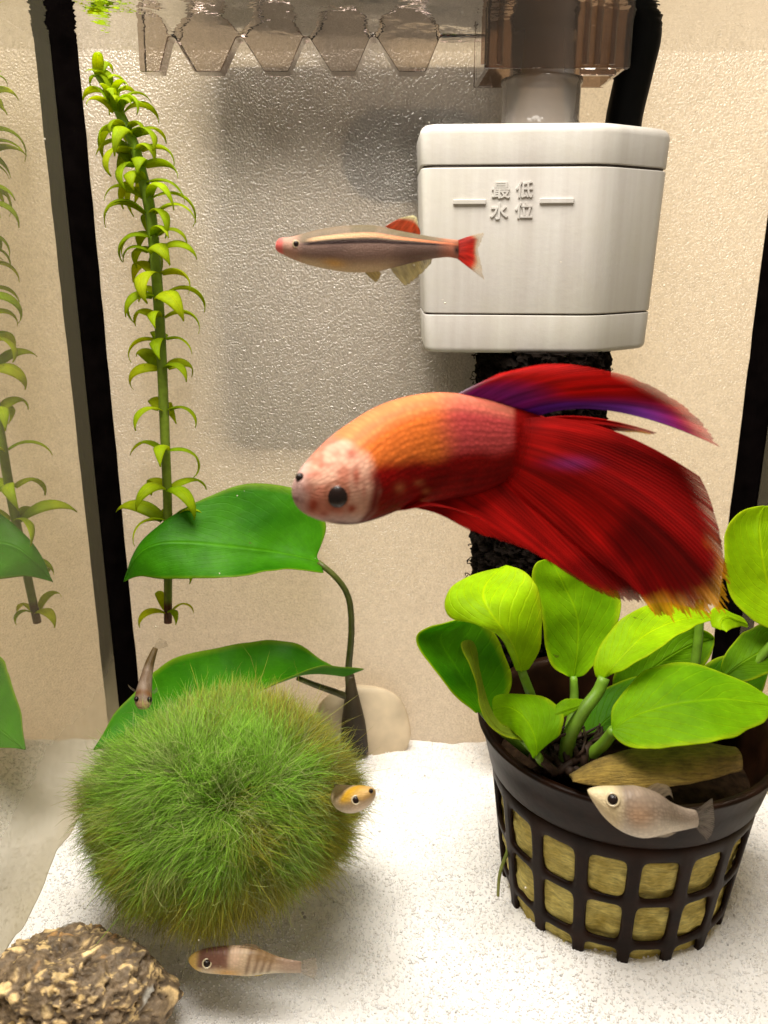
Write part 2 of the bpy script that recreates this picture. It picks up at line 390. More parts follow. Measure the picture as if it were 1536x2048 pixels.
# ------------------------------------------------------------------ grey device standing behind the frosted pane
def rrect(x0, x1, z0, z1, r, n=8):
    pts = []
    for cx, cz, a0 in ((x1 - r, z1 - r, 0), (x0 + r, z1 - r, 90), (x0 + r, z0 + r, 180), (x1 - r, z0 + r, 270)):
        for k in range(n + 1):
            a = math.radians(a0 + 90 * k / n); pts.append((cx + r * math.cos(a), cz + r * math.sin(a)))
    return pts
def prism(pts, y0, y1):
    n = len(pts); V = [(x, y0, z) for x, z in pts] + [(x, y1, z) for x, z in pts]
    return V, [tuple(range(n - 1, -1, -1)), tuple(range(n, 2 * n))] + [(k, (k + 1) % n, n + (k + 1) % n, n + k) for k in range(n)]
a = P(478, 898, YB + .15); b = P(1010, 135, YB + .15)
gd = thing('grey_device', ((a[0] + b[0]) / 2, YB + 1, a[2]), 'blurred upright grey device hanging behind the frosted back pane', 'device')
o = part('casing', *prism(rrect(a[0], b[0], a[2], b[2], .5), YB + .07, YB + 1.5), M['grey'], gd, smooth_=False)
part('hanger', *box((a[0] + b[0]) / 2 - 1, (a[0] + b[0]) / 2 + 1, YB + .8, YB + 1.4, b[2] - .05, ZT + 1.5), M['grey'], gd, smooth_=False)
a2 = P(688, 405, YB + .15); b2 = P(985, 220, YB + .15)
part('oval_pad', *prism(rrect(a2[0], b2[0], a2[2], b2[2], 1.1), YB + .012, YB + .075), M['grey2'], gd, smooth_=False)['label'] = 'darker rounded pad on the device'

# ------------------------------------------------------------------ filter
YFt = 21.6
fb = P(1085, 712, YFt)
fl = thing('aquarium_filter', (fb[0], YFt + 1.5, fb[2]), 'white box aquarium filter with raised lettering, black sponge and smoky clear spout', 'filter')
xl = P(838, 480, YFt + .35)[0]; xm = P(1203, 480, YFt - .05)[0]; xr = P(1330, 480, YFt + 1.3)[0]
zt = P(1100, 243, YFt)[2]; zs1 = P(1100, 330, YFt)[2]; zs2 = P(1100, 630, YFt)[2]; zb = P(1100, 708, YFt)[2]
def plan(inset=0.0, shrink=0.0):
    """outline of the box seen from above, right part chamfered; a list of (x, y)"""
    raw = [(xl + shrink, YFt + .38 + 0), (xm - shrink * .4, YFt - .05), (xr - shrink, YFt + 1.35), (xr - shrink, YFt + 3.1), (xl + shrink, YFt + 3.1)]
    out = []; rads = [.30, .55, .45, .2, .2]
    m = len(raw)
    for i in range(m):
        p = np.array(raw[i]); a_ = np.array(raw[i - 1]) - p; b_ = np.array(raw[(i + 1) % m]) - p
        r = rads[i]; pa = p + a_ / np.linalg.norm(a_) * r; pb = p + b_ / np.linalg.norm(b_) * r
        for k in range(7):
            s = k / 6; out.append((1 - s) ** 2 * pa + 2 * s * (1 - s) * p + s * s * pb)
    out = np.array(out); ctr = out.mean(0); L = np.linalg.norm(out - ctr, axis=1)[:, None]
    return out - (out - ctr) / L * inset
def section(zlist):
    """stack of (z, inset, shrink) rings, capped"""
    R = [np.column_stack([plan(i, s), np.full(35, z)]) for z, i, s in zlist]; m = len(R)
    return np.vstack(R), grid_faces(m, 35, cv=True) + [tuple(range(34, -1, -1)), tuple((m - 1) * 35 + k for k in range(35))]
def tap(z): return .035 * (zt - z)
def rounded(z0, z1, e0, e1):
    L = []
    for k in range(5): 
        a_ = math.pi / 2 * k / 4; L.append((z0 + e0 * (1 - math.sin(a_)) if False else z0 + e0 * (1 - math.cos(a_)), e0 * (1 - math.sin(a_)), tap(z0)))
    for k in range(5):
        a_ = math.pi / 2 * k / 4; L.append((z1 - e1 * (1 - math.sin(a_)), e1 * (1 - math.cos(a_)), tap(z1)))
    return L
part('lid', *section(rounded(zs1 + .03, zt, .03, .22)), M['white'], fl)['label'] = 'white lid'
hb = part('housing', *section(rounded(zs2 + .02, zs1 - .03, .03, .03)), M['white'], fl)
part('bottom_cover', *section(rounded(zb, zs2 - .02, .14, .025)), M['white'], fl)
part('groove_shade_core', *section([(zs2 - .06, .07, tap(zs2)), (zs1 + .08, .07, tap(zs1))]), M['groove'], fl)  # dark core in the seams, coloured for the shade inside the grooves
# raised characters and dashes on the front face
A3 = np.array((xl + tap(zs1) + .2, YFt + .38)); 
face_dir = np.array((xm - xl, -.43)); face_dir /= np.linalg.norm(face_dir); face_n = np.array((face_dir[1], -face_dir[0]))
def on_face(px, py):
    """point of the front face under a photo pixel"""
    Yg = YFt + .2
    for _ in range(6):
        p = P(px, py, Yg); s = (p[0] - xl) / (xm - xl); Yg = YFt + .38 - .43 * s
    return P(px, py, Yg)
dgx = bpy.context.view_layer
def char(ch, px0, py0, px1, py1):
    p0 = on_face(px0, py1); p1 = on_face(px1, py0)
    cu = bpy.data.curves.new('glyph', 'FONT'); cu.body = ch; cu.extrude = .05; cu.bevel_depth = .006; cu.offset = .012
    to = bpy.data.objects.new('glyph', cu); COL.objects.link(to); dgx.update()
    me = bpy.data.meshes.new_from_object(to.evaluated_get(bpy.context.evaluated_depsgraph_get()))
    V = np.array([v.co[:] for v in me.vertices]); Fc = [tuple(p.vertices) for p in me.polygons]
    bpy.data.objects.remove(to)
    V[:, 0] = (V[:, 0] - V[:, 0].min()) / np.ptp(V[:, 0]); V[:, 1] = (V[:, 1] - V[:, 1].min()) / np.ptp(V[:, 1]); V[:, 2] = V[:, 2] / .056 * .035
    x = p0[:2][None] + V[:, :1] * (p1[:2] - p0[:2])[None] + V[:, 2:3] * face_n[None]
    W = np.column_stack([x, p0[2] + V[:, 1] * (p1[2] - p0[2])])
    part('raised_character', W, Fc, M['white'], hb, smooth_=False)
for ch, q in zip('最低水位', ((983, 364, 1021, 397), (1031, 362, 1067, 396), (980, 405, 1017, 439), (1029, 404, 1066, 437))): char(ch, *q)
for q in ((906, 399, 972, 409), (1079, 396, 1148, 407)):
    p0 = on_face(q[0], q[3]); p1 = on_face(q[2], q[1]); n_ = np.array((*face_n, 0)) * .05
    c4 = [p0, np.array((p1[0], p1[1], p0[2])), p1, np.array((p0[0], p0[1], p1[2]))]
    V = [k - n_ for k in c4] + [k + n_ for k in c4]
    o = part('raised_dash', V, [(0, 3, 2, 1), (4, 5, 6, 7), (0, 1, 5, 4), (1, 2, 6, 5), (2, 3, 7, 6), (3, 0, 4, 7)], M['white'], hb, smooth_=False); bevel(o, .015, 2)
# sponge strainer under the box
YSp = YFt + 1.5
s0 = P(945, 760, YSp); s1 = P(1222, 760, YSp); R = (s1[0] - s0[0]) / 2; cxs = (s0[0] + s1[0]) / 2
nz_, na = 150, 150
zz = np.linspace(zb + .02, -12.5, nz_); an = np.linspace(0, 2 * math.pi, na, endpoint=False)
V = np.array([(math.cos(a), math.sin(a), z) for z in zz for a in an])
q = np.column_stack([V[:, 0] * R, V[:, 1] * R, V[:, 2]]); 
h = np.abs(fbm(q * 3.4, 3)); h2 = fbm(q * 9.0, 2)
rr = R * (.93) + .05 * fbm(q * .8, 2) - .22 * smooth(.25, .8, h) + .09 * h2
W = np.column_stack([cxs + V[:, 0] * rr, YSp + V[:, 1] * rr, V[:, 2] + .04 * vnoise(q * 8 + 5)])
part('sponge', W, grid_faces(nz_, na, cv=True) + [tuple(range(na))], M['sponge'], fl, smooth_=False)['label'] = 'black open-cell sponge strainer'
# sponge threads, loose at its outline
vs_, fs_ = [], []
for k in range(420):
    a_ = random.uniform(0, 2 * math.pi); z_ = random.uniform(-12, zb - .05); p0 = np.array((cxs + R * .93 * math.cos(a_), YSp + R * .93 * math.sin(a_), z_))
    dr = np.array((math.cos(a_), math.sin(a_), random.uniform(-.8, .8))); l = random.uniform(.05, .2)
    sd = np.cross(dr, RNG.normal(size=3)); sd /= np.linalg.norm(sd)
    pth = [p0 - dr * .05, p0 + dr * l * .7, p0 + dr * l + sd * l * .5, p0 + dr * l * .6 + sd * l]
    v_, f_ = tube(spl(pth, 5), .016, 4, ref=(.3, .5, .8)); o_ = sum(len(x) for x in vs_); vs_.append(v_); fs_ += [tuple(i + o_ for i in q_) for q_ in f_]
part('sponge_threads', np.vstack(vs_), fs_, M['sponge'], fl)['kind'] = 'stuff'
# clear tube on the lid
tp = P(1082, 200, YFt + 1.6); zt2 = zt + 2.4
def lathe(cx, cyy, prof, n=40):
    an = np.linspace(0, 2 * math.pi, n, endpoint=False)
    V = np.array([(cx + r * math.cos(a), cyy + r * math.sin(a), z) for r, z in prof for a in an]); return V, grid_faces(len(prof), n, cv=True)
part('clear_tube', *lathe(tp[0], YFt + 1.6, [(1.02, zt - .1), (1.02, zt + .1), (.96, zt + .2), (.96, zt + 1.0), (1.0, zt + 1.05), (1.0, zt + 1.15), (.80, zt + 1.2), (.80, zt + 4.2), (.72, zt + 4.2), (.72, zt + 1.1), (.86, zt + .9), (.88, zt - .1)]), M['frosttube'], fl)['label'] = 'frosted clear tube'
# smoky case over it, with ribs, above and through the water line
h0 = P(962, 148, YFt + 1.2); h1 = P(1245, 148, YFt + 1.2)
o = part('spout_case', *join(box(h0[0], h1[0], YFt + .5, YFt + .62, h0[2], ZT + 1), box(h0[0] + .01, h0[0] + .13, YFt + .63, YFt + 3.0, h0[2], ZT + 1), box(h1[0] - .13, h1[0] - .01, YFt + .63, YFt + 3.0, h0[2], ZT + 1), box(h0[0], h1[0], YFt + 3.01, YFt + 3.12, h0[2], ZT + 1)), M['brown'], fl, smooth_=False); bevel(o, .04, 2)
o['label'] = 'smoky brown clear case'
for px in (968, 1000, 1172, 1196, 1226):
    p = P(px, 100, YFt + .4)
    o = part('case_rib', *box(p[0] - .07, p[0] + .07, YFt + .36, YFt + .495, h0[2] + .05, ZT), M['brown'], fl, smooth_=False); bevel(o, .03, 2)
p0 = P(1158, 152, YFt + .3); p1 = P(1232, 136, YFt + .3)
o = part('case_clip', *box(p0[0], p1[0], YFt + .2, YFt + .355, p0[2], p1[2]), M['brown'], fl, smooth_=False); bevel(o, .05, 2)
# black cord
path = spl([P(1245, 262, YFt + 2.3), P(1250, 225, YFt + 2.2), P(1272, 130, YFt + 1.9), P(1284, 70, YFt + 1.7), P(1278, 10, YFt + 1.6), P(1262, -90, YFt + 1.6)], 30)
part('power_cord', *tube(path, np.full(30, .47), 14, ref=(0, 1, 0)), M['blackp'], fl)
# comb spillway at the water line, left of the case
YC = 23.7
tips = [(288, 328), (395, 447), (533, 580), (664, 712), (797, 850)]; peaks = [350, 484, 615, 747, 884]
pts = [(P(288, 60, YC)[0], ZT)]
ztip = P(415, 150, YC)[2]; zpk = P(480, 82, YC)[2]
for (a_, b_), pk in zip(tips, peaks):
    pts += [(P(a_, 150, YC)[0], ztip), (P(b_, 150, YC)[0], ztip), (P(pk - 6, 82, YC)[0], zpk), (P(pk + 6, 82, YC)[0], zpk)]
pts += [(P(960, 82, YC)[0], zpk + .01), (P(960, 82, YC)[0], ZT)]
o = part('spillway_comb', *prism(pts[::-1], YC - .45, YC + .25), M['smoky'], fl, smooth_=False); bevel(o, .05, 2); o.data.materials.append(M['smokyd'])
for f_ in o.data.polygons: f_.material_index = 0 if abs(f_.normal.y) > .5 else 1
o['label'] = 'smoky clear comb of pointed teeth at the water line'

# ------------------------------------------------------------------ leaves
def leaf_sheet(L, Mid, R, n=28, m=15, wave=0.0, seed=0, cup=0.0):
    """sheet through left edge, midrib and right edge (photo pixel + depth rows, base to tip)"""
    L, Mi, R = spl(PP(L), n), spl(PP(Mid), n), spl(PP(R), n); V = []; uv = []
    for i in range(n):
        for j in range(m):
            s = -1 + 2 * j / (m - 1)
            p = L[i] * (s * (s - 1) / 2) + Mi[i] * (1 - s * s) + R[i] * (s * (s + 1) / 2)
            V.append(p); uv.append((i / (n - 1), s))
    V = np.array(V); uv = np.array(uv)
    V[:, 1] += .06 * fbm(V * 1.1 + seed * 3, 3) + wave * (np.abs(uv[:, 1]) ** 1.5) * np.sin(uv[:, 0] * 11 + seed + uv[:, 1]) + wave * .5 * vnoise(V * 1.3 + seed)
    V[:, 1] += -.05 * np.exp(-(uv[:, 1] / .06) ** 2)
    ed = (np.abs(uv[:, 1]) ** 3)[:, None] * .05; V += ed * np.stack([fbm(V * 1.8 + seed * 5 + 9 * k, 3) for k in range(3)], 1)
    return V, grid_faces(n, m), uv
def leaf_col(uv, V, c0, c1, edge=None, seed=0):
    k = .5 + .5 * fbm(V * .8 + seed, 3)[:, None]; c = np.array(c0) * (1 - k) + np.array(c1) * k
    if edge is not None:
        e = .7 * smooth(.93, 1.0, np.abs(uv[:, 1]))[:, None]; c = c * (1 - e) + np.array(edge) * e
    return c
M['leaf_lime'] = m_leaf('lime_leaf', (1.6, 1.3, .4), 9, .5, .28, .55)
M['leaf_dark'] = m_leaf('dark_leaf', (1.3, 1.3, .4), 11, .8, .10, .34, .45)
M['leaf_elo'] = m_leaf('stem_leaf', (1.5, 1.25, .4), 2, .5, .05, .66)
M['stem'] = m_vcol('plant_stem', .45, .4, namp=.25, nscale=3, trans=.2)
def stem_col(n, k, c0, c1): 
    t = np.repeat(np.linspace(0, 1, n), k)[:, None]; return np.array(c0) * (1 - t) + np.array(c1) * t

# dark green broad leaved plant at the left back
bp_ = P(705, 1462, 24.0)
br = thing('broadleaf_plant', bp_, 'dark green plant with two broad leaves on a thick stub beside the moss ball', 'plant')
GD0, GD1, GDe = (.022, .15, .002), (.065, .29, .003), (.22, .34, .01)
def add_leaf(parent, mat, L, Mid, R, c0, c1, edge, th=.035, seed=0, wave=.0, n=28, m=15, lab=None):
    V, Fc, uv = leaf_sheet(L, Mid, R, n, m, wave, seed)
    o = part('leaf', V, Fc, mat, parent, col=leaf_col(uv, V, c0, c1, edge, seed), uv=uv); solid(o, th); subd(o, 1)
    if lab: o['label'] = lab
    return o
# upper leaf: base at right (640,1120), tip at left (245,1165)
add_leaf(br, M['leaf_dark'],
    [(632, 1116, 23.9), (648, 1080, 24.1), (652, 1040, 24.3), (610, 985, 24.5), (515, 964, 24.4), (420, 992, 24.0), (330, 1040, 23.5), (275, 1095, 23.2), (246, 1166, 23.0)],
    [(640, 1122, 23.8), (600, 1112, 23.7), (550, 1103, 23.6), (500, 1096, 23.4), (430, 1088, 23.2), (370, 1084, 23.1), (315, 1086, 23.0), (275, 1110, 22.9), (246, 1166, 23.0)],
    [(650, 1145, 23.5), (600, 1138, 23.0), (550, 1138, 22.7), (500, 1148, 22.5), (440, 1157, 22.4), (380, 1160, 22.4), (320, 1160, 22.5), (275, 1154, 22.7), (246, 1166, 23.0)],
    GD0, GD1, GDe, seed=2, m=19, lab='upper leaf')
# lower leaf: base at right, tip low at left behind the moss ball
add_leaf(br, M['leaf_dark'],
    [(690, 1345, 23.6), (632, 1312, 24.2), (600, 1290, 24.2), (520, 1283, 23.9), (430, 1296, 23.2), (350, 1316, 22.4), (300, 1350, 21.6), (235, 1420, 20.6), (188, 1498, 19.7)],
    [(690, 1352, 23.4), (625, 1345, 23.3), (570, 1350, 23.0), (510, 1366, 22.6), (440, 1388, 22.0), (380, 1410, 21.4), (320, 1435, 20.8), (250, 1466, 20.2), (188, 1498, 19.7)],
    [(735, 1338, 22.9), (690, 1334, 22.4), (640, 1332, 22.0), (580, 1350, 21.6), (520, 1378, 21.2), (460, 1396, 20.8), (380, 1444, 20.3), (280, 1490, 19.9), (188, 1498, 19.7)],
    GD0, GD1, GDe, seed=5, m=19, lab='lower leaf with rolled front edge')
ST0, ST1 = (.045, .035, .012), (.10, .12, .02)
pt = spl(PP([(706, 1465, 24.0), (700, 1400, 24.0), (697, 1340, 23.9), (703, 1260, 23.8), (697, 1195, 23.7), (672, 1155, 23.6), (636, 1124, 23.7)]), 26)
part('petiole', *tube(pt, np.linspace(.125, .085, 26), 9), M['stem'], br, col=np.vstack([stem_col(26, 9, ST0, ST1)]))
pt = spl(PP([(712, 1400, 24.0), (670, 1384, 23.9), (630, 1370, 23.7), (595, 1356, 23.5)]), 14)
part('petiole', *tube(pt, np.linspace(.12, .08, 14), 9), M['stem'], br, col=stem_col(14, 9, ST0, ST1))
pt = spl(PP([(709, 1500, 24.0), (707, 1450, 24.0), (704, 1400, 24.0), (700, 1350, 23.95)]), 16)
part('rhizome', *tube(pt, [.46, .45, .44, .43, .41, .39, .37, .34, .31, .28, .25, .22, .19, .17, .15, .13], 14), M['stem'], br, col=stem_col(16, 14, (.018, .010, .005), (.05, .035, .012)))['label'] = 'dark thick stub'

# pale tan stone behind it, against the back pane
c_ = P(722, 1462, 24.5); nst = 24
V = []; 
for i in range(nst):
    for j in range(32):
        th_ = math.pi * i / (nst - 1); a_ = 2 * math.pi * j / 32
        V.append((math.sin(th_) * math.cos(a_), math.sin(th_) * math.sin(a_), math.cos(th_)))
V = np.array(V); V *= (1 + .05 * fbm(V * 1.3, 2))[:, None]
W = c_ + V * np.array((1.62, .42, 1.72))
single('tan_stone', mesh('tan_stone', W, grid_faces(nst, 32, cv=True), M['tan'], c_), c_, 'pale tan rounded stone half buried behind the dark plant stub', 'stone')

# ------------------------------------------------------------------ floating stem plant at the back left
YE = 23.85
st_px = [(196, 150), (222, 190), (243, 235), (266, 285), (283, 345), (300, 420), (309, 500), (316, 590), (322, 690), (327, 800), (331, 900), (335, 1000), (336, 1120), (336, 1245)]
stp = spl(PP([(x, y, YE) for x, y in st_px]), 80)
pe = thing('stem_plant', stp[-1], 'tall floating bright green stem plant with curled leaves in whorls at back left', 'plant')
rad = np.interp(np.linspace(0, 1, 80), [0, .08, .2, .5, 1], [.09, .13, .155, .145, .125])
sc_ = stem_col(80, 10, (.26, .42, .03), (.16, .20, .02)); sc_[-40:] = (.10, .03, .01)
part('stem', *tube(stp, rad, 10, ref=(0, 1, 0)), M['stem'], pe, col=sc_)
def stem_leaf_mesh(k):
    rnd = random.Random(k); n, m = 14, 7; ln = rnd.uniform(1.2, 1.75); V = []; uv = []
    curl = rnd.uniform(1.9, 3.1); w0 = rnd.uniform(.17, .28); tw = rnd.uniform(-.5, .5)
    ang = rnd.uniform(.3, .85); p = np.zeros(3)
    for i in range(n):
        t_ = i / (n - 1); a_ = ang - curl * t_ ** 1.25
        wd = w0 * (math.sin(math.pi * min(1, .12 + .88 * t_) ** .8) * .9 + .12 * (1 - t_)); wd = max(wd, .02)
        nrm = np.array((-math.sin(a_), 0, math.cos(a_)))
        for j in range(m):
            s = -1 + 2 * j / (m - 1)
            V.append(p + np.array((0, 1, 0)) * s * wd * math.cos(tw * t_) + nrm * (-.3 * wd * s * s + s * wd * math.sin(tw * t_))); uv.append((t_, s))
        p = p + np.array((math.cos(a_), 0, math.sin(a_))) * ln / (n - 1)
    V = np.array(V); uv = np.array(uv); g = rnd.uniform(0, 1)
    c = leaf_col(uv, V, np.array((.32, .50, .006)) * (.75 + .5 * g), (.48, .60, .015), None, k)
    return mesh('leaf', V, grid_faces(n, m), M['leaf_elo'], (0, 0, 0), col=c, uv=uv)
LM = [stem_leaf_mesh(k) for k in range(18)]
rl = random.Random(11)
def put_leaf(p, az, tilt, scl, me, roll=0):
    o = bpy.data.objects.new('leaf', me); COL.objects.link(o); o.parent = pe
    mtx = Matrix.Rotation(az, 4, 'Z') @ Matrix.Rotation(tilt, 4, 'Y') @ Matrix.Rotation(roll, 4, 'X')
    o.matrix_local = Matrix.Translation(Vector((p - BASE[pe.name]) * S)) @ mtx @ Matrix.Diagonal((scl, scl, scl, 1))
    mm = o.modifiers.new('s', 'SOLIDIFY'); mm.thickness = .010 * S; mm.offset = 0
ys = [205, 228, 250, 275, 300, 330, 362, 398, 432, 468, 506, 545, 590, 635, 682, 735, 822, 902, 972, 1035, 1125, 1222]
pj = np.array([CY - F * (p[1] * ST + p[2] * CT) / (p[1] * CT - p[2] * ST) for p in stp])
for k, y in enumerate(ys):
    i = int(np.argmin(np.abs(pj - y))); p = stp[i]; nn = rl.choice((4, 5)) if k < 13 else rl.choice((3, 4)); a0 = rl.uniform(0, 6.28)
    sc1 = 1.0 if 2 < k < 21 else .75
    for q in range(nn):
        az = a0 + 2 * math.pi * q / nn + rl.uniform(-.5, .5)
        if math.sin(az) > .85: az += .6         # the back pane is close behind
        put_leaf(p + np.array((math.cos(az), math.sin(az), 0)) * .12, az, rl.uniform(-.25, .2) - (.5 if k < 2 else 0) - (.5 if k == 21 else 0), sc1 * rl.uniform(.8, 1.12), LM[rl.randrange(18)], rl.uniform(-.4, .4))
for q in range(12):                              # crown of short leaves at the tip
    az = q * 2.4; i = q // 2
    put_leaf(stp[max(0, 5 - i)], az, -rl.uniform(.2, 1.0), rl.uniform(.55, .8), LM[rl.randrange(18)], rl.uniform(-.5, .5))

# ------------------------------------------------------------------ moss ball
bc = P(450, 1600, 16.5)
BR = np.array((2.66, 2.32, 1.86))
mb = thing('moss_ball', (bc[0], bc[1], ZS), 'large fuzzy green moss ball resting on the white sand', 'moss ball')
tocam = -bc / np.linalg.norm(bc); dd = tocam + np.array((-.04, 0, .03)); dd /= np.linalg.norm(dd)
def ball_r(nv):
    c = nv @ dd
    return 1 + .11 * fbm(nv * 2.1 + 3, 3) - .10 * np.exp(-((1 - c) / .035)) + .03 * vnoise(nv * 5)
V = []
for i in range(48):
    for j in range(72):
        th_ = math.pi * i / 47; a_ = 2 * math.pi * j / 72; V.append((math.sin(th_) * math.cos(a_), math.sin(th_) * math.sin(a_), math.cos(th_)))
V = np.array(V); W = bc + V * BR * ball_r(V)[:, None] * .97
M['mosscore'] = m_plain('moss_core', (.10, .11, .015), .9, .05, 3, .4)
part('core', W, grid_faces(48, 72, cv=True), M['mosscore'], mb)
NF = 140000
nv = RNG.normal(size=(NF, 3)); nv /= np.linalg.norm(nv, axis=1)[:, None]
nv = nv[(nv @ tocam) > -.45]; NF = len(nv)
root = bc + nv * BR * ball_r(nv)[:, None] * .95
c = (nv @ dd)[:, None]; tg = nv * c - dd; tg /= np.linalg.norm(tg, axis=1)[:, None] + 1e-6
NC = 2600
cn = RNG.normal(size=(NC, 3)); cn /= np.linalg.norm(cn, axis=1)[:, None]
wob = nv + .05 * RNG.normal(size=(NF, 3)); ci = np.empty(NF, int)
for k in range(0, NF, 8000): ci[k:k + 8000] = np.argmax(wob[k:k + 8000] @ cn.T, axis=1)
ccc = (cn @ dd)[:, None]; ctg = np.zeros_like(cn)
for off, wt in (((0, 0, 0), 1.0), ((-.45, .1, .42), .75), ((.55, .2, .25), .6), ((.15, -.1, -.5), .5)):
    dk_ = dd + np.array(off); dk_ /= np.linalg.norm(dk_); away = cn * (cn @ dk_)[:, None] - dk_
    away /= np.linalg.norm(away, axis=1)[:, None] + 1e-6; ctg += away * (wt * np.exp(9 * (cn @ dk_ - 1)))[:, None]
ctg /= np.linalg.norm(ctg, axis=1)[:, None] + 1e-6
cdir = cn * .40 + ctg * .80 + .40 * np.stack([fbm(cn * 3.0 + 11 * k, 3) for k in range(3)], 1) + RNG.normal(size=(NC, 3)) * .16
cdir /= np.linalg.norm(cdir, axis=1)[:, None]; clen = RNG.uniform(.6, 1.3, NC); cpos = bc + cn * BR * ball_r(cn)[:, None] * .95
fine = RNG.normal(size=(NF, 3))
d0 = nv * .38 + cdir[ci] * .65 + fine * .20; d0 /= np.linalg.norm(d0, axis=1)[:, None]
d1 = d0 * .5 + cdir[ci] * .6 + (cpos[ci] - root) * .5 + np.array((0, 0, -.20)) + RNG.normal(size=(NF, 3)) * .42; d1 /= np.linalg.norm(d1, axis=1)[:, None]
ln = (RNG.uniform(.30, .95, NF) * clen[ci])[:, None]
long_ = RNG.random(NF) < .02; ln[long_] *= 1.5
wisp = RNG.random(NF) < .018; tw_ = np.cross(nv, RNG.normal(size=(NF, 3))); tw_ /= np.linalg.norm(tw_, axis=1)[:, None]
d0[wisp] = (nv * .75 + tw_ * .6)[wisp]; d1[wisp] = (tw_ + fine * .45)[wisp]; d0 /= np.linalg.norm(d0, axis=1)[:, None]; d1 /= np.linalg.norm(d1, axis=1)[:, None]; ln[wisp] = RNG.uniform(.7, 1.15, (wisp.sum(), 1))
rw = RNG.uniform(.0030, .0062, NF)[:, None]
p0, p1 = root, root + d0 * ln * .5; p2 = p1 + (d0 * .4 + d1 * .6) * ln * .32; p3 = p2 + d1 * ln * .3
A = np.cross(d0, RNG.normal(size=(NF, 3))); A /= np.linalg.norm(A, axis=1)[:, None]; B = np.cross(d0, A)
rings = []
for p, k in ((p0, 1.0), (p1, .95), (p2, .8)):
    for a_ in (0, 2.094, 4.189): rings.append(p + rw * k * (A * math.cos(a_) + B * math.sin(a_)))
V = np.stack(rings + [p3], 1).reshape(-1, 3)
f = []
for r_ in (0, 3):
    for k in range(3): 
        a_, b_ = r_ + k, r_ + (k + 1) % 3; f += [(a_, b_, b_ + 3), (a_, b_ + 3, a_ + 3)]
for k in range(3): f.append((6 + k, 6 + (k + 1) % 3, 9))
Fa = (np.arange(NF)[:, None, None] * 10 + np.array(f)[None]).reshape(-1, 3)
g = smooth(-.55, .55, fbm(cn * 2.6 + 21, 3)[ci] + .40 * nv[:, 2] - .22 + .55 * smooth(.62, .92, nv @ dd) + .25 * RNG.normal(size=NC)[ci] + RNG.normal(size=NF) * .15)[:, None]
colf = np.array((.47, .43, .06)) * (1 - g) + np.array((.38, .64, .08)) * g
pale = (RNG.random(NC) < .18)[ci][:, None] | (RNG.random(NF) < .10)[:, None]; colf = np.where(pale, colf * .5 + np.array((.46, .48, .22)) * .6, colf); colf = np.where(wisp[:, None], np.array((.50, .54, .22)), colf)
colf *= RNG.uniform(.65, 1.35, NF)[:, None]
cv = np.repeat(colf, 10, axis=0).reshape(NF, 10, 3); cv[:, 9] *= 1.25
M['moss'] = m_vcol('moss_fibre', .6, .2, trans=.5)
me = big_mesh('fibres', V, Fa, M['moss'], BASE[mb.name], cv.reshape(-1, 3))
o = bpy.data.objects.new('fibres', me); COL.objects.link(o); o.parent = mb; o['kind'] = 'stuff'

# ------------------------------------------------------------------ net pot
pc = np.array((POTC[0], POTC[1], -16.2)); zr = P(1250, 1440, 17.0)[2]
po = thing('net_pot', pc, 'dark brown plastic net pot with square openings standing in the sand', 'plant pot')
ncol = 17; hz = [(-11.75, -12.70), (-12.95, -13.92), (-14.17, -15.15)]
def pr(z): return np.interp(z, [-16.2, -15.6, -11.1], [2.30, 2.40, 2.93])
zl = [zr - 1.12]
for a_, b_ in hz: zl += [a_, (2 * a_ + b_) / 3, (a_ + 2 * b_) / 3, b_]
zl += [-15.9, -16.2]
per = 6; NA = ncol * per; offs = math.radians(-88) - 2 * math.pi / ncol * (.53)
angs = []
for k in range(ncol):
    for s in (0, .24, .48, .72, .81, .91): angs.append(offs + 2 * math.pi / ncol * (k + s + .17))
V = []; 
for z in zl:
    for a_ in angs: V.append((pc[0] + pr(z) * math.cos(a_), pc[1] + pr(z) * math.sin(a_), z))
Fc = []
for i in range(len(zl) - 1):
    for j in range(NA):
        hole = (1 <= i <= 3 or 5 <= i <= 7 or 9 <= i <= 11) and (j % per) < 3
        if not hole: Fc.append((i * NA + j, i * NA + (j + 1) % NA, (i + 1) * NA + (j + 1) % NA, (i + 1) * NA + j))
o = part('basket', V, Fc, M['pot'], po); solid(o, .13); subd(o, 2)
part('rim', *lathe(pc[0], pc[1], [(2.78, zr - 1.3), (2.95, zr - 1.12), (3.02, zr - 1.02), (3.14, zr - .5), (3.26, zr - .08), (3.32, zr), (3.28, zr + .06), (3.14, zr + .04), (3.06, zr - .1), (2.94, zr - .7), (2.80, zr - 1.12), (2.78, zr - 1.3)], 72), M['pot'], po)
part('base_disc', *lathe(pc[0], pc[1], [(2.3, -16.2), (.01, -16.2)], 40), M['pot'], po)
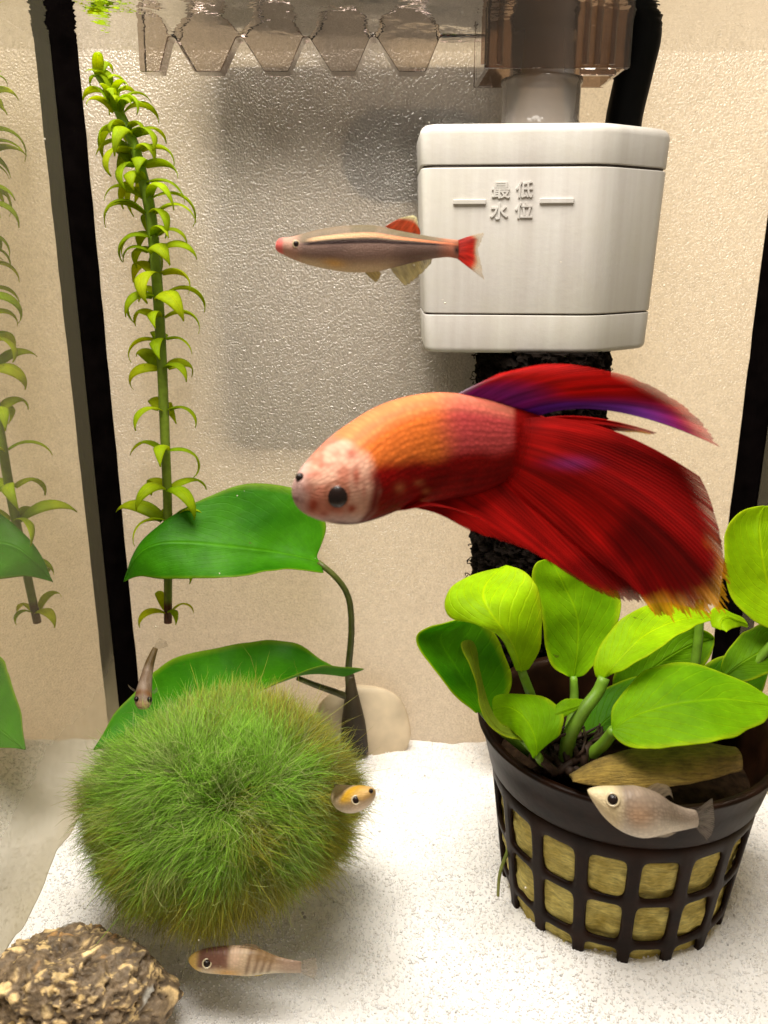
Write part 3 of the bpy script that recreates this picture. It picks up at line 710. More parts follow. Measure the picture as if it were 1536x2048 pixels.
# rock wool plug in the pot
t = NT('rock_wool'); co = t.coord()
c = t.mixc(t.ramp(t.noise(1.6, 5, .65, co), [(.32, 0), (.68, 1)]), (.48, .36, .06), (.88, .76, .24))
fib = t.n('TexNoise', Vector=t.n('Mapping', Vector=co, Scale=(2, 2, 9)), Scale=2.0, Detail=5, Roughness=.7)
c = t.mixc(1.0, c, t.ramp(fib, [(.3, .6), (.7, 1.4)]), 'MULTIPLY')
b = t.n('BsdfPrincipled', Base__Color=c, Roughness=.75, Normal=t.bump(fib, .8, .09)); M['wool'] = t.done(t.mix(.25, b, t.n('BsdfTranslucent', Color=c)))
t = NT('rock_wool_brown'); co = t.coord()
fib = t.n('TexNoise', Vector=t.n('Mapping', Vector=co, Rotation=(0, .3, .4), Scale=(1.2, 9, 9)), Scale=2.2, Detail=5, Roughness=.7)
c = t.mixc(t.ramp(t.noise(1.3, 5, .65, co), [(.32, 0), (.68, 1)]), (.12, .075, .012), (.33, .22, .04)); c = t.mixc(1.0, c, t.ramp(fib, [(.3, .55), (.7, 1.5)]), 'MULTIPLY')
M['wool2'] = t.done(t.n('BsdfPrincipled', Base__Color=c, Roughness=.8, Normal=t.bump(fib, .9, .10)))
prof = [(.02, zr - 1.35), (1.2, zr - 1.35), (2.2, zr - 1.32), (2.70, zr - 1.30), (2.78, zr - 1.5), (2.77, -11.9), (2.36, -15.5), (2.2, -16.0)]
zz_ = spl([(r, 0, z) for r, z in prof], 90)[:, [0, 2]]
V, Fc = lathe(pc[0], pc[1], [tuple(q) for q in zz_], 140)
rel = V - np.array((pc[0], pc[1], 0)); rad_ = np.hypot(rel[:, 0], rel[:, 1])[:, None] + 1e-6
V = V + rel * np.array((1, 1, 0)) / rad_ * np.minimum(.10 * fbm(rel * 1.4, 4) + .04 * fbm(rel * 6, 2) - .01, .05)[:, None] + np.array((0, 0, 1)) * (.08 * fbm(rel * 1.2 + 7, 4) * (rel[:, 2] > zr - 1.5))[:, None]
single('rock_wool_plug', mesh('rock_wool_plug', V, Fc, M['wool'], pc), pc, 'yellowish rock wool packed inside the net pot around the roots', 'rock wool')
# the torn pad lying on the front of it, up to the rim
pad = spl([P(x, y, d) for x, y, d in ((1140, 1555, 14.55), (1200, 1520, 14.6), (1290, 1498, 14.7), (1390, 1490, 14.7), (1470, 1500, 14.7))], 30)
padl = spl([P(x, y, d) for x, y, d in ((1145, 1562, 14.15), (1220, 1577, 14.0), (1310, 1578, 13.98), (1400, 1562, 14.1), (1480, 1538, 14.4))], 30)
V = []
for i in range(30):
    for j in range(14):
        s = j / 13; e = .10 * math.sin(math.pi * s); V.append(pad[i] * (1 - s) + padl[i] * s + np.array((0, -e, e)))
V = np.array(V); V += (.05 * fbm(V * 2.2, 4))[:, None] * np.array((0, -.6, .8))
o = single('rock_wool_pad', mesh('rock_wool_pad', V, grid_faces(30, 14), M['wool2'], V[0]), V[0], 'torn flap of brownish rock wool bulging over the front rim of the pot', 'rock wool'); solid(o, .12)
# root hanging out at the left of the pot
pt = spl(PP([(1028, 1660, 16.6), (1016, 1700, 16.3), (1000, 1745, 16.15), (996, 1792, 16.0)]), 12)

# ------------------------------------------------------------------ lime plant in the pot
lp = thing('potted_plant', (pc[0], pc[1], zr - .7), 'lime green bushy plant with rounded leaves growing in the net pot', 'plant')
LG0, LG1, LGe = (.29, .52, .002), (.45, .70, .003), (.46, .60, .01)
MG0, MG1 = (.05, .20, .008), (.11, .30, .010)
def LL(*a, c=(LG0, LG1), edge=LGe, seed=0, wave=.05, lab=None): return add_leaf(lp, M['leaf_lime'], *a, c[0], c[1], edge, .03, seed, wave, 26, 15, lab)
# A: the rounded curled leaf at the left top (base 1035,1340)
LL([(1030, 1338, 15.6), (1015, 1290, 15.3), (985, 1250, 15.2), (945, 1238, 15.25), (905, 1238, 15.4), (886, 1215, 15.6), (895, 1180, 15.8), (950, 1150, 16.1), (1012, 1133, 16.3)],
   [(1042, 1340, 15.5), (1030, 1300, 15.2), (1010, 1262, 15.0), (985, 1230, 15.1), (970, 1205, 15.3), (965, 1185, 15.6), (975, 1165, 15.9), (995, 1145, 16.15), (1012, 1133, 16.3)],
   [(1055, 1338, 15.6), (1078, 1300, 15.6), (1086, 1255, 15.6), (1084, 1210, 15.7), (1075, 1175, 15.8), (1065, 1155, 16.0), (1050, 1140, 16.1), (1030, 1134, 16.2), (1012, 1133, 16.3)], seed=1, lab='rounded lime leaf with curled side')
# B: left leaf, its colour darkened for the shadow of leaf A
LL([(955, 1425, 16.0), (905, 1385, 16.1), (870, 1345, 16.2), (842, 1305, 16.3), (833, 1278, 16.4), (840, 1262, 16.5), (860, 1250, 16.5), (895, 1243, 16.5), (925, 1240, 16.5)],
   [(962, 1425, 16.2), (945, 1385, 16.5), (920, 1345, 16.6), (900, 1315, 16.7), (885, 1290, 16.7), (880, 1275, 16.7), (888, 1262, 16.7), (905, 1250, 16.6), (925, 1240, 16.5)],
   [(985, 1425, 16.4), (1010, 1400, 16.5), (1022, 1370, 16.6), (1020, 1335, 16.6), (1010, 1305, 16.6), (995, 1280, 16.6), (980, 1258, 16.6), (955, 1243, 16.6), (925, 1240, 16.5)], c=((.05, .24, .003), (.16, .46, .003)), seed=3, lab='shaded leaf leaning left')
# C: central tall leaf
LL([(1135, 1352, 17.2), (1105, 1330, 17.2), (1088, 1290, 17.3), (1083, 1240, 17.4), (1072, 1190, 17.5), (1062, 1160, 17.6), (1068, 1135, 17.7), (1080, 1118, 17.8), (1095, 1116, 17.9)],
   [(1145, 1355, 17.3), (1150, 1320, 17.4), (1155, 1280, 17.5), (1155, 1240, 17.6), (1145, 1205, 17.7), (1130, 1175, 17.8), (1118, 1150, 17.8), (1108, 1132, 17.9), (1095, 1116, 17.9)],
   [(1160, 1352, 17.2), (1190, 1330, 17.1), (1215, 1290, 17.1), (1235, 1245, 17.2), (1240, 1200, 17.4), (1225, 1165, 17.5), (1190, 1140, 17.6), (1150, 1122, 17.8), (1095, 1116, 17.9)], c=((.20, .44, .002), (.30, .56, .003)), seed=6, wave=.04, lab='upright central leaf')
# D: leaf running right under the betta tail
LL([(1196, 1358, 15.6), (1192, 1330, 15.8), (1200, 1295, 16.1), (1220, 1262, 16.4), (1250, 1230, 16.6), (1290, 1210, 16.8), (1340, 1208, 16.9), (1390, 1215, 16.9), (1440, 1236, 16.8)],
   [(1206, 1358, 15.5), (1222, 1335, 15.5), (1245, 1310, 15.7), (1275, 1282, 15.9), (1305, 1262, 16.2), (1340, 1246, 16.4), (1375, 1238, 16.6), (1410, 1236, 16.7), (1440, 1236, 16.8)],
   [(1216, 1357, 15.5), (1240, 1345, 15.3), (1265, 1330, 15.3), (1295, 1310, 15.4), (1325, 1290, 15.6), (1355, 1270, 15.9), (1385, 1255, 16.2), (1415, 1244, 16.5), (1440, 1236, 16.8)], seed=8, wave=.03, lab='long leaf under the betta tail')
# E: large front right leaf, tip at right edge
LL([(1228, 1460, 14.6), (1228, 1420, 15.0), (1250, 1375, 15.4), (1290, 1340, 15.7), (1345, 1325, 15.8), (1405, 1330, 15.7), (1460, 1350, 15.5), (1515, 1380, 15.3), (1560, 1412, 15.1)],
   [(1226, 1462, 14.5), (1255, 1440, 14.6), (1290, 1425, 14.7), (1335, 1412, 14.7), (1385, 1402, 14.7), (1430, 1398, 14.8), (1475, 1400, 14.9), (1520, 1405, 15.0), (1560, 1412, 15.1)],
   [(1226, 1466, 14.4), (1245, 1488, 14.2), (1285, 1500, 13.9), (1335, 1502, 13.75), (1385, 1495, 13.7), (1435, 1480, 13.8), (1480, 1462, 14.1), (1525, 1438, 14.6), (1560, 1412, 15.1)], c=((.14, .36, .002), (.27, .54, .003)), seed=9, wave=.02, lab='large oval leaf leaning over the front rim')
# F: right tall leaf cut by the frame
LL([(1545, 1262, 17.0), (1500, 1240, 17.0), (1465, 1205, 17.1), (1450, 1160, 17.3), (1448, 1110, 17.5), (1450, 1065, 17.6), (1470, 1035, 17.7), (1500, 1018, 17.8), (1530, 1012, 17.8)],
   [(1570, 1255, 17.0), (1550, 1210, 17.2), (1535, 1170, 17.4), (1525, 1130, 17.5), (1520, 1095, 17.6), (1518, 1065, 17.7), (1520, 1040, 17.8), (1525, 1022, 17.8), (1530, 1012, 17.8)],
   [(1600, 1255, 17.0), (1625, 1210, 17.0), (1630, 1165, 17.1), (1625, 1120, 17.2), (1612, 1085, 17.4), (1595, 1055, 17.5), (1575, 1030, 17.6), (1555, 1015, 17.7), (1530, 1012, 17.8)], seed=12, lab='tall lime leaf at the right frame edge')
# G: leaves further back on the right, shade put into their darker colour
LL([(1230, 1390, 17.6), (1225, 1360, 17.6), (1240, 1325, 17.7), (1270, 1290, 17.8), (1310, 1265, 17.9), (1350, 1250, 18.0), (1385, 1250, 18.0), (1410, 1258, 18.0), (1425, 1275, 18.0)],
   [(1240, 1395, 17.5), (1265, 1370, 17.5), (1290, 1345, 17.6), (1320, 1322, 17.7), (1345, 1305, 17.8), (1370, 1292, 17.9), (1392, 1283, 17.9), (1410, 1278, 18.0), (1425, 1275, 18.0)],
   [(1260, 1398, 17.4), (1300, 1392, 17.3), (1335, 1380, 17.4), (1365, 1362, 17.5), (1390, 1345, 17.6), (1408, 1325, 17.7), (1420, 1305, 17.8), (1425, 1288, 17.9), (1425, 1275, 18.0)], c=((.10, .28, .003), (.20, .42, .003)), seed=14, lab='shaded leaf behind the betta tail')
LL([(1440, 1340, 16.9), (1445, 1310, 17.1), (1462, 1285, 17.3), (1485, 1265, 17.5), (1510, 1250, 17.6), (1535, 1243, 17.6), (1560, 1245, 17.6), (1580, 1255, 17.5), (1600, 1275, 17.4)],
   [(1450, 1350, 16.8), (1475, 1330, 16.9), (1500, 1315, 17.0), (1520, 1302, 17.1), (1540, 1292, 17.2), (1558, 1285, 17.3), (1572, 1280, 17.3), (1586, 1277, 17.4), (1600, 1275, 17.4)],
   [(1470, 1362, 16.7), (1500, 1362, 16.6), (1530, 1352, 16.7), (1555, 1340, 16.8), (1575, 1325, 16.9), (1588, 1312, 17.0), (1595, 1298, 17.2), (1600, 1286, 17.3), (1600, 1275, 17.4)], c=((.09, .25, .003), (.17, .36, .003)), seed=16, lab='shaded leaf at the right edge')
# H: small folded leaf in the middle front
LL([(1120, 1470, 14.75), (1130, 1440, 14.9), (1125, 1420, 15.1), (1100, 1405, 15.3), (1060, 1388, 15.5), (1020, 1385, 15.6), (992, 1390, 15.7), (983, 1400, 15.7), (985, 1418, 15.7)],
   [(1072, 1508, 14.5), (1070, 1480, 14.6), (1062, 1455, 14.75), (1050, 1435, 14.9), (1035, 1420, 15.1), (1020, 1412, 15.3), (1005, 1410, 15.5), (993, 1412, 15.6), (985, 1418, 15.7)],
   [(1072, 1511, 14.5), (1058, 1490, 14.6), (1045, 1472, 14.8), (1032, 1462, 15.0), (1015, 1455, 15.2), (1002, 1447, 15.4), (992, 1437, 15.5), (986, 1428, 15.6), (985, 1418, 15.7)], c=((.18, .42, .002), (.30, .58, .003)), seed=18, wave=.02, lab='small folded leaf at the front')
LL([(1110, 1415, 15.2), (1122, 1405, 15.25), (1135, 1400, 15.3), (1148, 1398, 15.35), (1160, 1398, 15.4), (1176, 1400, 15.45)],
   [(1105, 1432, 15.0), (1120, 1424, 15.05), (1135, 1420, 15.1), (1150, 1415, 15.2), (1162, 1409, 15.3), (1176, 1400, 15.45)],
   [(1120, 1440, 14.9), (1130, 1438, 14.95), (1142, 1434, 15.0), (1155, 1426, 15.1), (1166, 1416, 15.2), (1176, 1400, 15.45)], c=((.16, .38, .002), (.26, .50, .003)), seed=19, wave=.01, lab='side lobe of the small folded leaf')
# I: narrow twisted leaf standing at the left
LL([(1045, 1480, 14.9), (1000, 1468, 14.9), (972, 1440, 15.0), (958, 1405, 15.1), (952, 1365, 15.2), (943, 1330, 15.3), (930, 1300, 15.4), (927, 1285, 15.45), (936, 1280, 15.5)],
   [(1045, 1476, 15.0), (1002, 1461, 15.0), (978, 1432, 15.1), (966, 1400, 15.2), (958, 1362, 15.3), (950, 1328, 15.4), (942, 1302, 15.5), (940, 1288, 15.5), (940, 1281, 15.5)],
   [(1045, 1470, 15.1), (1008, 1452, 15.1), (986, 1424, 15.2), (972, 1392, 15.3), (963, 1360, 15.4), (958, 1328, 15.5), (957, 1302, 15.55), (953, 1288, 15.55), (945, 1281, 15.5)], c=((.22, .33, .02), (.30, .42, .04)), seed=21, wave=.0, lab='narrow twisted leaf')
# J, K: deeper leaves that fill the crown
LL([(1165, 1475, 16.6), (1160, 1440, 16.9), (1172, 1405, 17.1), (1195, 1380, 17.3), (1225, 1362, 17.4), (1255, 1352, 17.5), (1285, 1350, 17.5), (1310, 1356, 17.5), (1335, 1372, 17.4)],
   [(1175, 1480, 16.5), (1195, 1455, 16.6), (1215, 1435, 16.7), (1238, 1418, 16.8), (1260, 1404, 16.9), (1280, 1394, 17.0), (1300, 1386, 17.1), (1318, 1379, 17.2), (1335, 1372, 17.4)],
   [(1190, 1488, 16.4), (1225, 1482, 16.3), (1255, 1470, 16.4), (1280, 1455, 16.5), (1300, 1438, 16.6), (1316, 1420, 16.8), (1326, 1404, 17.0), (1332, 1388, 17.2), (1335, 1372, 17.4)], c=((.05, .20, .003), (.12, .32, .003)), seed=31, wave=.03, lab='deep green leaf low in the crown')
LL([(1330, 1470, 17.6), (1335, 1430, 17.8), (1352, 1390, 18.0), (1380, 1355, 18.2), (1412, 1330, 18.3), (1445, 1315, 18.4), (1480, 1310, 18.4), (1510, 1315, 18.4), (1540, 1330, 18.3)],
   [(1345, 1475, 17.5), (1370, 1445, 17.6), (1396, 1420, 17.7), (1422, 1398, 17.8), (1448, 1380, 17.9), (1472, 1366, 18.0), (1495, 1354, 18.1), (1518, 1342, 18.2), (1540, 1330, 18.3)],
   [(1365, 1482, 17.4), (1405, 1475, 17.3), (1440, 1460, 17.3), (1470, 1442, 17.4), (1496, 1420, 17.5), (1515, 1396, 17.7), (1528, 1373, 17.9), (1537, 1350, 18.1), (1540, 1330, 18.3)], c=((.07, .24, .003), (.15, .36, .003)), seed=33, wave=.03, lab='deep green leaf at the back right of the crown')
# small pale one under the tail tip
LL([(1425, 1255, 16.2), (1420, 1235, 16.3), (1425, 1218, 16.4), (1440, 1212, 16.5), (1462, 1222, 16.5), (1492, 1240, 16.5)],
   [(1440, 1260, 16.1), (1440, 1245, 16.2), (1446, 1236, 16.3), (1458, 1234, 16.4), (1474, 1240, 16.4), (1495, 1248, 16.5)],
   [(1455, 1262, 16.0), (1460, 1256, 16.1), (1466, 1254, 16.2), (1474, 1254, 16.3), (1484, 1254, 16.4), (1497, 1256, 16.5)], seed=25, wave=.0, lab='small pale leaf behind the tail tip')
PT0, PT1 = (.10, .17, .015), (.17, .34, .02)
crown = P(1120, 1535, 16.2)
def pet(pts, r0=.13, r1=.09):
    p = spl(PP(pts), 18); part('petiole', *tube(p, np.linspace(r0, r1, 18), 9, ref=(0, 1, 0)), M['stem'], lp, col=stem_col(18, 9, PT0, PT1))
pet([(1105, 1530, 16.0), (1085, 1450, 15.9), (1062, 1390, 15.7), (1043, 1340, 15.55)])
pet([(1120, 1530, 16.4), (1140, 1450, 16.8), (1148, 1400, 17.1), (1147, 1352, 17.3)])
pet([(1132, 1525, 15.3), (1138, 1475, 15.1), (1165, 1425, 15.2), (1195, 1385, 15.4), (1208, 1355, 15.5)], .17, .12)
pet([(1150, 1540, 15.2), (1175, 1515, 15.0), (1205, 1490, 14.8), (1228, 1460, 14.6)], .15, .11)
pet([(1095, 1530, 16.2), (1040, 1490, 16.1), (990, 1450, 16.1), (965, 1422, 16.2)])
pet([(1190, 1520, 17.2), (1215, 1450, 17.4), (1240, 1395, 17.5)])
pet([(1330, 1500, 17.2), (1375, 1400, 17.3), (1395, 1290, 17.6), (1400, 1200, 17.8)], .12, .10)
pet([(1380, 1500, 17.0), (1440, 1420, 16.9), (1500, 1340, 17.0), (1570, 1257, 17.0)])
pet([(1330, 1500, 16.6), (1390, 1420, 16.7), (1450, 1350, 16.8)])
pet([(1098, 1530, 15.6), (1085, 1525, 15.0), (1074, 1510, 14.55)], .1, .08)
pet([(1095, 1530, 15.8), (1065, 1500, 15.2), (1045, 1477, 15.0)], .1, .08)
part('crown', *join(*[tube(spl(PP([(1120 + random.uniform(-55, 75), 1545, 15.4 + random.uniform(-.7, 1.2)), (1120 + random.uniform(-60, 90), 1500, 15.6 + random.uniform(-.8, 1.2)), (1120 + random.uniform(-70, 110), 1455 + random.uniform(-10, 30), 15.8 + random.uniform(-.8, 1.2))]), 6), np.linspace(.10, .02, 6), 5, ref=(0, 1, 0)) for _ in range(60)]), m_plain('dead_stalks', (.028, .013, .006), .7, .3, 3, .5), lp)['label'] = 'dark tuft of old stalks'
ck = P(1130, 1530, 16.0); V = []  # dark mound added over the wool, stands for the shade inside the pot
for i in range(26):
    for j in range(48):
        th_ = math.pi / 2 * i / 25; a_ = 2 * math.pi * j / 48; V.append((math.sin(th_) * math.cos(a_), math.sin(th_) * math.sin(a_), math.cos(th_)))
V = np.array(V); W = np.array((pc[0], pc[1], zr - 1.27)) + V * np.array((2.86, 2.86, .52)) * (1 + .015 * vnoise(V * 2))[:, None] * np.array((1, 1, 0)) + V * np.array((0, 0, .40)) * (1 + .45 * fbm(V * 3.1, 4))[:, None]
part('pot_shade_mound', W, grid_faces(26, 48, cv=True), m_plain('pot_shade_mat', (.018, .010, .005), .9, .05, 5, .6, .05, 8), lp, smooth_=False)['label'] = 'dark mound added in the shaded pot interior'
part('root', *tube(pt, np.linspace(.05, .035, 12), 7), M['stem'], lp, col=stem_col(12, 7, (.20, .30, .04), (.30, .30, .08)))['label'] = 'pale root poking out of the pot'

# ------------------------------------------------------------------ rock, lower left
rc = P(140, 2020, 13.7); rc[2] = ZS + .9
def ico(sub):
    bm = __import__('bmesh').new(); __import__('bmesh').ops.create_icosphere(bm, subdivisions=sub, radius=1)
    V = np.array([v.co[:] for v in bm.verts]); Fc = np.array([[v.index for v in f.verts] for f in bm.faces]); bm.free(); return V, Fc
RV, RF = ico(7)
shape = RV * np.array((1.85, 1.3, 1.25))
ctrl = [((-.35, -.2, .9), .10), ((.62, 0, .75), .18), ((.12, 0, .95), -.16), ((1, 0, .1), .12), ((-1, 0, .5), -.12), ((.85, -.4, -.2), .16), ((-.55, -.3, .7), .10)]
kk = np.zeros(len(RV))
for d_, a_ in ctrl:
    d_ = np.array(d_) / np.linalg.norm(d_); kk += a_ * np.exp(-(1 - RV @ d_) / .07)
kk += .13 * fbm(RV * 1.6 + 5, 3) + .05 * fbm(RV * 4.5 + 5, 3)
shape = shape * (1 + kk)[:, None]
seeds = RNG.normal(size=(560, 3)); seeds /= np.linalg.norm(seeds, axis=1)[:, None]; seeds = seeds * np.array((1.95, 1.35, 1.35)) 
warp = shape * np.array((1, 1, 1)) + .16 * np.stack([fbm(shape * 2.1 + 9 * k, 3) for k in range(3)], 1)
d1_ = np.full(len(RV), 9.); d2_ = np.full(len(RV), 9.); idx = np.zeros(len(RV), int)
fscale = RNG.uniform(.7, 1.5, len(seeds)) 
for k, s_ in enumerate(seeds):
    d_ = np.linalg.norm(warp - s_, axis=1) * fscale[k]; c1 = d_ < d1_
    d2_ = np.where(c1, d1_, np.minimum(d2_, d_)); idx = np.where(c1, k, idx); d1_ = np.where(c1, d_, d1_)
kind_ = RNG.choice(4, len(seeds), p=[.42, .44, .04, .10])[idx]
frag = smooth(.03, .10, d2_ - d1_)
def fl2_(q): return smooth(.30, .5, fbm(q * 6 + 71, 3))
proud = np.where(kind_ == 0, -.045, .03) * frag + .03 * fbm(shape * 7, 3) - .06 * fl2_(shape) - .05 * (fbm(shape * 4 + 50, 2) > .55)
tone = RNG.uniform(.75, 1.25, len(seeds))[idx][:, None]
cm = {0: (.17, .12, .070), 1: (.70, .50, .24), 2: (.42, .40, .35), 3: (.34, .19, .07)}
cc = np.array([cm[k] for k in range(4)])[kind_] * tone
cc = np.array(cm[0]) * (1 - frag[:, None]) + cc * frag[:, None]
fl1 = (smooth(.30, .50, fbm(shape * 7.5 + 31, 3)) * (kind_ == 0))[:, None]; cc = cc * (1 - fl1) + np.array((.62, .44, .20)) * fl1
fl2 = (smooth(.30, .5, fbm(shape * 6 + 71, 3)))[:, None]; cc = cc * (1 - .75 * fl2) + np.array((.075, .05, .028)) * .75 * fl2
cc *= (1 + .35 * fbm(shape * 9 + 4, 3))[:, None]
nr = shape / np.linalg.norm(shape, axis=1)[:, None]
W = rc + shape + nr * proud[:, None]
M['rock'] = m_vcol('porous_rock', .6, .4, 12, .06, namp=.3, nscale=10)
single('rock', big_mesh('rock', W, RF, M['rock'], (rc[0], rc[1], ZS), np.clip(cc, .01, .9)), (rc[0], rc[1], ZS), 'rough brown and tan porous rock in the lower left corner', 'rock')

# ------------------------------------------------------------------ fish
def fish_body(st, n=60, m=32, power=1.0):
    """stations (top px, py, bottom px, py, depth, half width) from nose to tail -> skin; a: 0 back, 1 belly"""
    st = np.array(st, float); top = PP([(s[0], s[1], s[4]) for s in st]); bot = PP([(s[2], s[3], s[4]) for s in st])
    dat = np.column_stack([(top + bot) / 2, (top - bot) / 2, st[:, 5]])
    q = np.vstack([dat]); R_ = splc(q, n)
    # even out along the length
    L = np.concatenate([[0], np.cumsum(np.linalg.norm(np.diff(R_[:, :3], axis=0), axis=1))]); s = np.linspace(0, L[-1], n)
    R_ = np.column_stack([np.interp(s, L, R_[:, k]) for k in range(7)])
    C = R_[:, :3]; U = R_[:, 3:6]; Wd = R_[:, 6]; T = np.gradient(C, axis=0); T /= np.linalg.norm(T, axis=1)[:, None]
    Sd = np.cross(T, U); Sd /= np.linalg.norm(Sd, axis=1)[:, None] + 1e-9
    V = []; uv = []
    for i in range(n):
        for j in range(m):
            ph = 2 * math.pi * j / m; cs, sn = math.cos(ph), math.sin(ph)
            V.append(C[i] + U[i] * sn + Sd[i] * Wd[i] * math.copysign(abs(cs) ** power, cs)); uv.append((i / (n - 1), (1 - sn) / 2))
    V.append(C[0]); uv.append((0, .5)); V.append(C[-1]); uv.append((1, .5)); k0 = n * m
    Fc = grid_faces(n, m, cv=True) + [(k0, (j + 1) % m, j) for j in range(m)] + [(k0 + 1, (n - 1) * m + j, (n - 1) * m + (j + 1) % m) for j in range(m)]
    side = np.array([1 if math.cos(2 * math.pi * j / m) > 0 else -1 for i in range(n) for j in range(m)] + [1, 1])
    return np.array(V), Fc, np.array(uv), side
def fin_sheet(rays, n, m=16, frays=0.0, seed=0, wave=0.0, wfreq=9.0, fray_n=30):
    """rays: rows of (root, mid, tip) photo points with depth; a fan of n rays with frayed tips"""
    tab_ = np.array([np.concatenate([P(*r[0]), P(*r[1]), P(*r[2])]) for r in rays]); R_ = splc(tab_, n); V = []; uv = []
    rnd = np.random.default_rng(seed)
    for i in range(n):
        a, b, c_ = R_[i, :3], R_[i, 3:6], R_[i, 6:9]; u = i / (n - 1)
        ex = 1 - frays * (smooth(.15, .55, u) if fray_n == 34 else 1) * (.75 * abs(fbm([(u * fray_n * 1.3, seed, 0)], 3)[0]) + .5 * rnd.random())
        for j in range(m):
            t = j / (m - 1) * ex
            # quadratic through a (0), b (.5), c (1)
            p = a * (2 * (t - .5) * (t - 1)) + b * (4 * t * (1 - t)) + c_ * (2 * t * (t - .5))
            p = p + np.array((0, 1, 0)) * wave * t * math.sin(u * wfreq + 2.2 * t + seed)
            V.append(p); uv.append((u, t))
    return np.array(V), grid_faces(n, m), np.array(uv)
def joinuv(*ms):
    V = []; Fc = []; uv = []; o = 0
    for v, f, u in ms: V.append(v); Fc += [tuple(i + o for i in q) for q in f]; uv.append(u); o += len(v)
    return np.vstack(V), Fc, np.vstack(uv)
def ball(c, r, n=14, sq=(1, 1, 1)):
    V = np.array([(math.sin(math.pi * i / (n - 1)) * math.cos(2 * math.pi * j / (2 * n)), math.sin(math.pi * i / (n - 1)) * math.sin(2 * math.pi * j / (2 * n)), math.cos(math.pi * i / (n - 1))) for i in range(n) for j in range(2 * n)])
    return c + V * r * np.array(sq), grid_faces(n, 2 * n, cv=True)
def put_eye(V, parent, px, py, rpx, iris=None, sink=.55):
    """eyeball set into the skin point nearest to the pixel's ray"""
    d = P(px, py, 10.0); d /= np.linalg.norm(d); t = V @ d; dist = np.linalg.norm(V - t[:, None] * d, axis=1)
    near = dist < np.sort(dist)[12] + 1e-6; k = t[near].min(); c = d * k; r = 1.18 * rpx / F * (c[1] * CT - c[2] * ST)
    e = part('eye', *ball(c + d * r * sink, r), M['eye'], parent)
    if iris: 
        an = np.linspace(0, 2 * math.pi, 24); x = np.cross(d, (0, 0, 1)); x /= np.linalg.norm(x); y = np.cross(x, d)
        ringp = np.array([c + d * r * (sink - .55) + (x * math.cos(a) + y * math.sin(a)) * r * .86 for a in an])
        part('iris', *tube(ringp, r * .2, 6, cap=False, ref=tuple(d)), iris, e)
    return e
def lerp(a, b, t): return np.array(a) * (1 - t) + np.array(b) * t

# ---- the betta
bt = thing('betta_fish', P(720, 1045, 12.4), 'large red betta with pale head, orange back and flowing fins in mid water', 'fish')
stn = [(601, 966, 600, 1004, 11.40, .07), (609, 946, 611, 1027, 11.50, .25), (636, 914, 648, 1043, 11.72, .47), (668, 880, 694, 1048, 11.95, .63), (704, 848, 742, 1038, 12.2, .62), (758, 813, 802, 1016, 12.48, .58), (822, 792, 855, 1003, 12.75, .55),
       (890, 785, 905, 996, 13.0, .48), (960, 795, 960, 985, 13.25, .38), (1030, 815, 1020, 957, 13.45, .26), (1088, 833, 1078, 925, 13.6, .10)]
V, Fc, uv, side = fish_body(stn, 170, 84)
s, a = uv[:, 0], uv[:, 1]
fw = V[:, 1] * CT - V[:, 2] * ST; X_ = CX + F * V[:, 0] / fw; Y_ = CY - F * (V[:, 1] * ST + V[:, 2] * CT) / fw      # side-view coordinates of the markings
def mixm(c, m_, col_): m_ = np.clip(m_, 0, 1)[:, None]; return c * (1 - m_) + np.asarray(col_) * m_
nz = fbm(V * 3.0, 3); nz2 = fbm(V * 1.3 + 8, 2)
stripe = .5 + .5 * np.sin(a * 78 + 1.2 * nz2)
cb = np.array((.60, .135, .022)) * np.ones((len(V), 1))
cb = mixm(cb, smooth(845, 925, X_ + 25 * nz2), (.45, .055, .055))
cb = cb * (.70 + .38 * stripe)[:, None]
cb = mixm(cb, .35 * smooth(.20, .06, a), (.66, .28, .15))  # pale highlight along the back, painted into the skin colour
yr = np.interp(X_, [740, 790, 833, 898, 1022], [938, 926, 916, 906, 900])
cb = mixm(cb, smooth(-16, 16, Y_ - yr + 12 * nz2), np.array((.185, .0022, .0016)) * (.75 + .35 * stripe[:, None] + .25 * nz[:, None]))
cb = mixm(cb, smooth(1020, 1036, X_), (.22, .003, .0025))
xg = np.interp(Y_, [850, 880, 905, 932, 980, 1020, 1048], [655, 690, 722, 748, 747, 738, 712])
hm = smooth(20, -20, X_ - xg + 12 * nz)
fc = np.array((.56, .31, .22)) * np.ones((len(V), 1)); fc = mixm(fc, smooth(.02, .6, nz), (.46, .17, .11)); fc = mixm(fc, .8 * smooth(630, 596, X_), (.45, .29, .27)); fc = mixm(fc, .8 * smooth(1020, 1044, Y_), (.50, .38, .36))
for bx, by, rx, ry, k_ in ((703, 906, 11, 11, .8), (673, 906, 10, 8, .6), (713, 955, 8, 26, .75), (631, 949, 14, 9, .7), (626, 1010, 9, 11, 1.0), (704, 1017, 9, 8, 1.0), (655, 930, 14, 7, .5), (690, 1000, 6, 6, .5), (648, 1028, 8, 5, .5), (668, 1018, 10, 5, .6), (612, 975, 12, 7, .4), (728, 985, 5, 18, .6)):
    fc = mixm(fc, k_ * np.exp(-(((X_ - bx) / rx) ** 2 + ((Y_ - by) / ry) ** 2) + .5 * nz), (.30, .055, .028))
fc = mixm(fc, .9 * np.exp(-((np.hypot(X_ - 674, (Y_ - 988)) - 24) / 4) ** 2), (.32, .12, .07))
fc = mixm(fc, .75 * smooth(618, 590, X_) * np.exp(-((Y_ - 998 - .25 * (X_ - 590)) / 4) ** 2), (.10, .03, .035))
cb = mixm(cb, hm, fc)
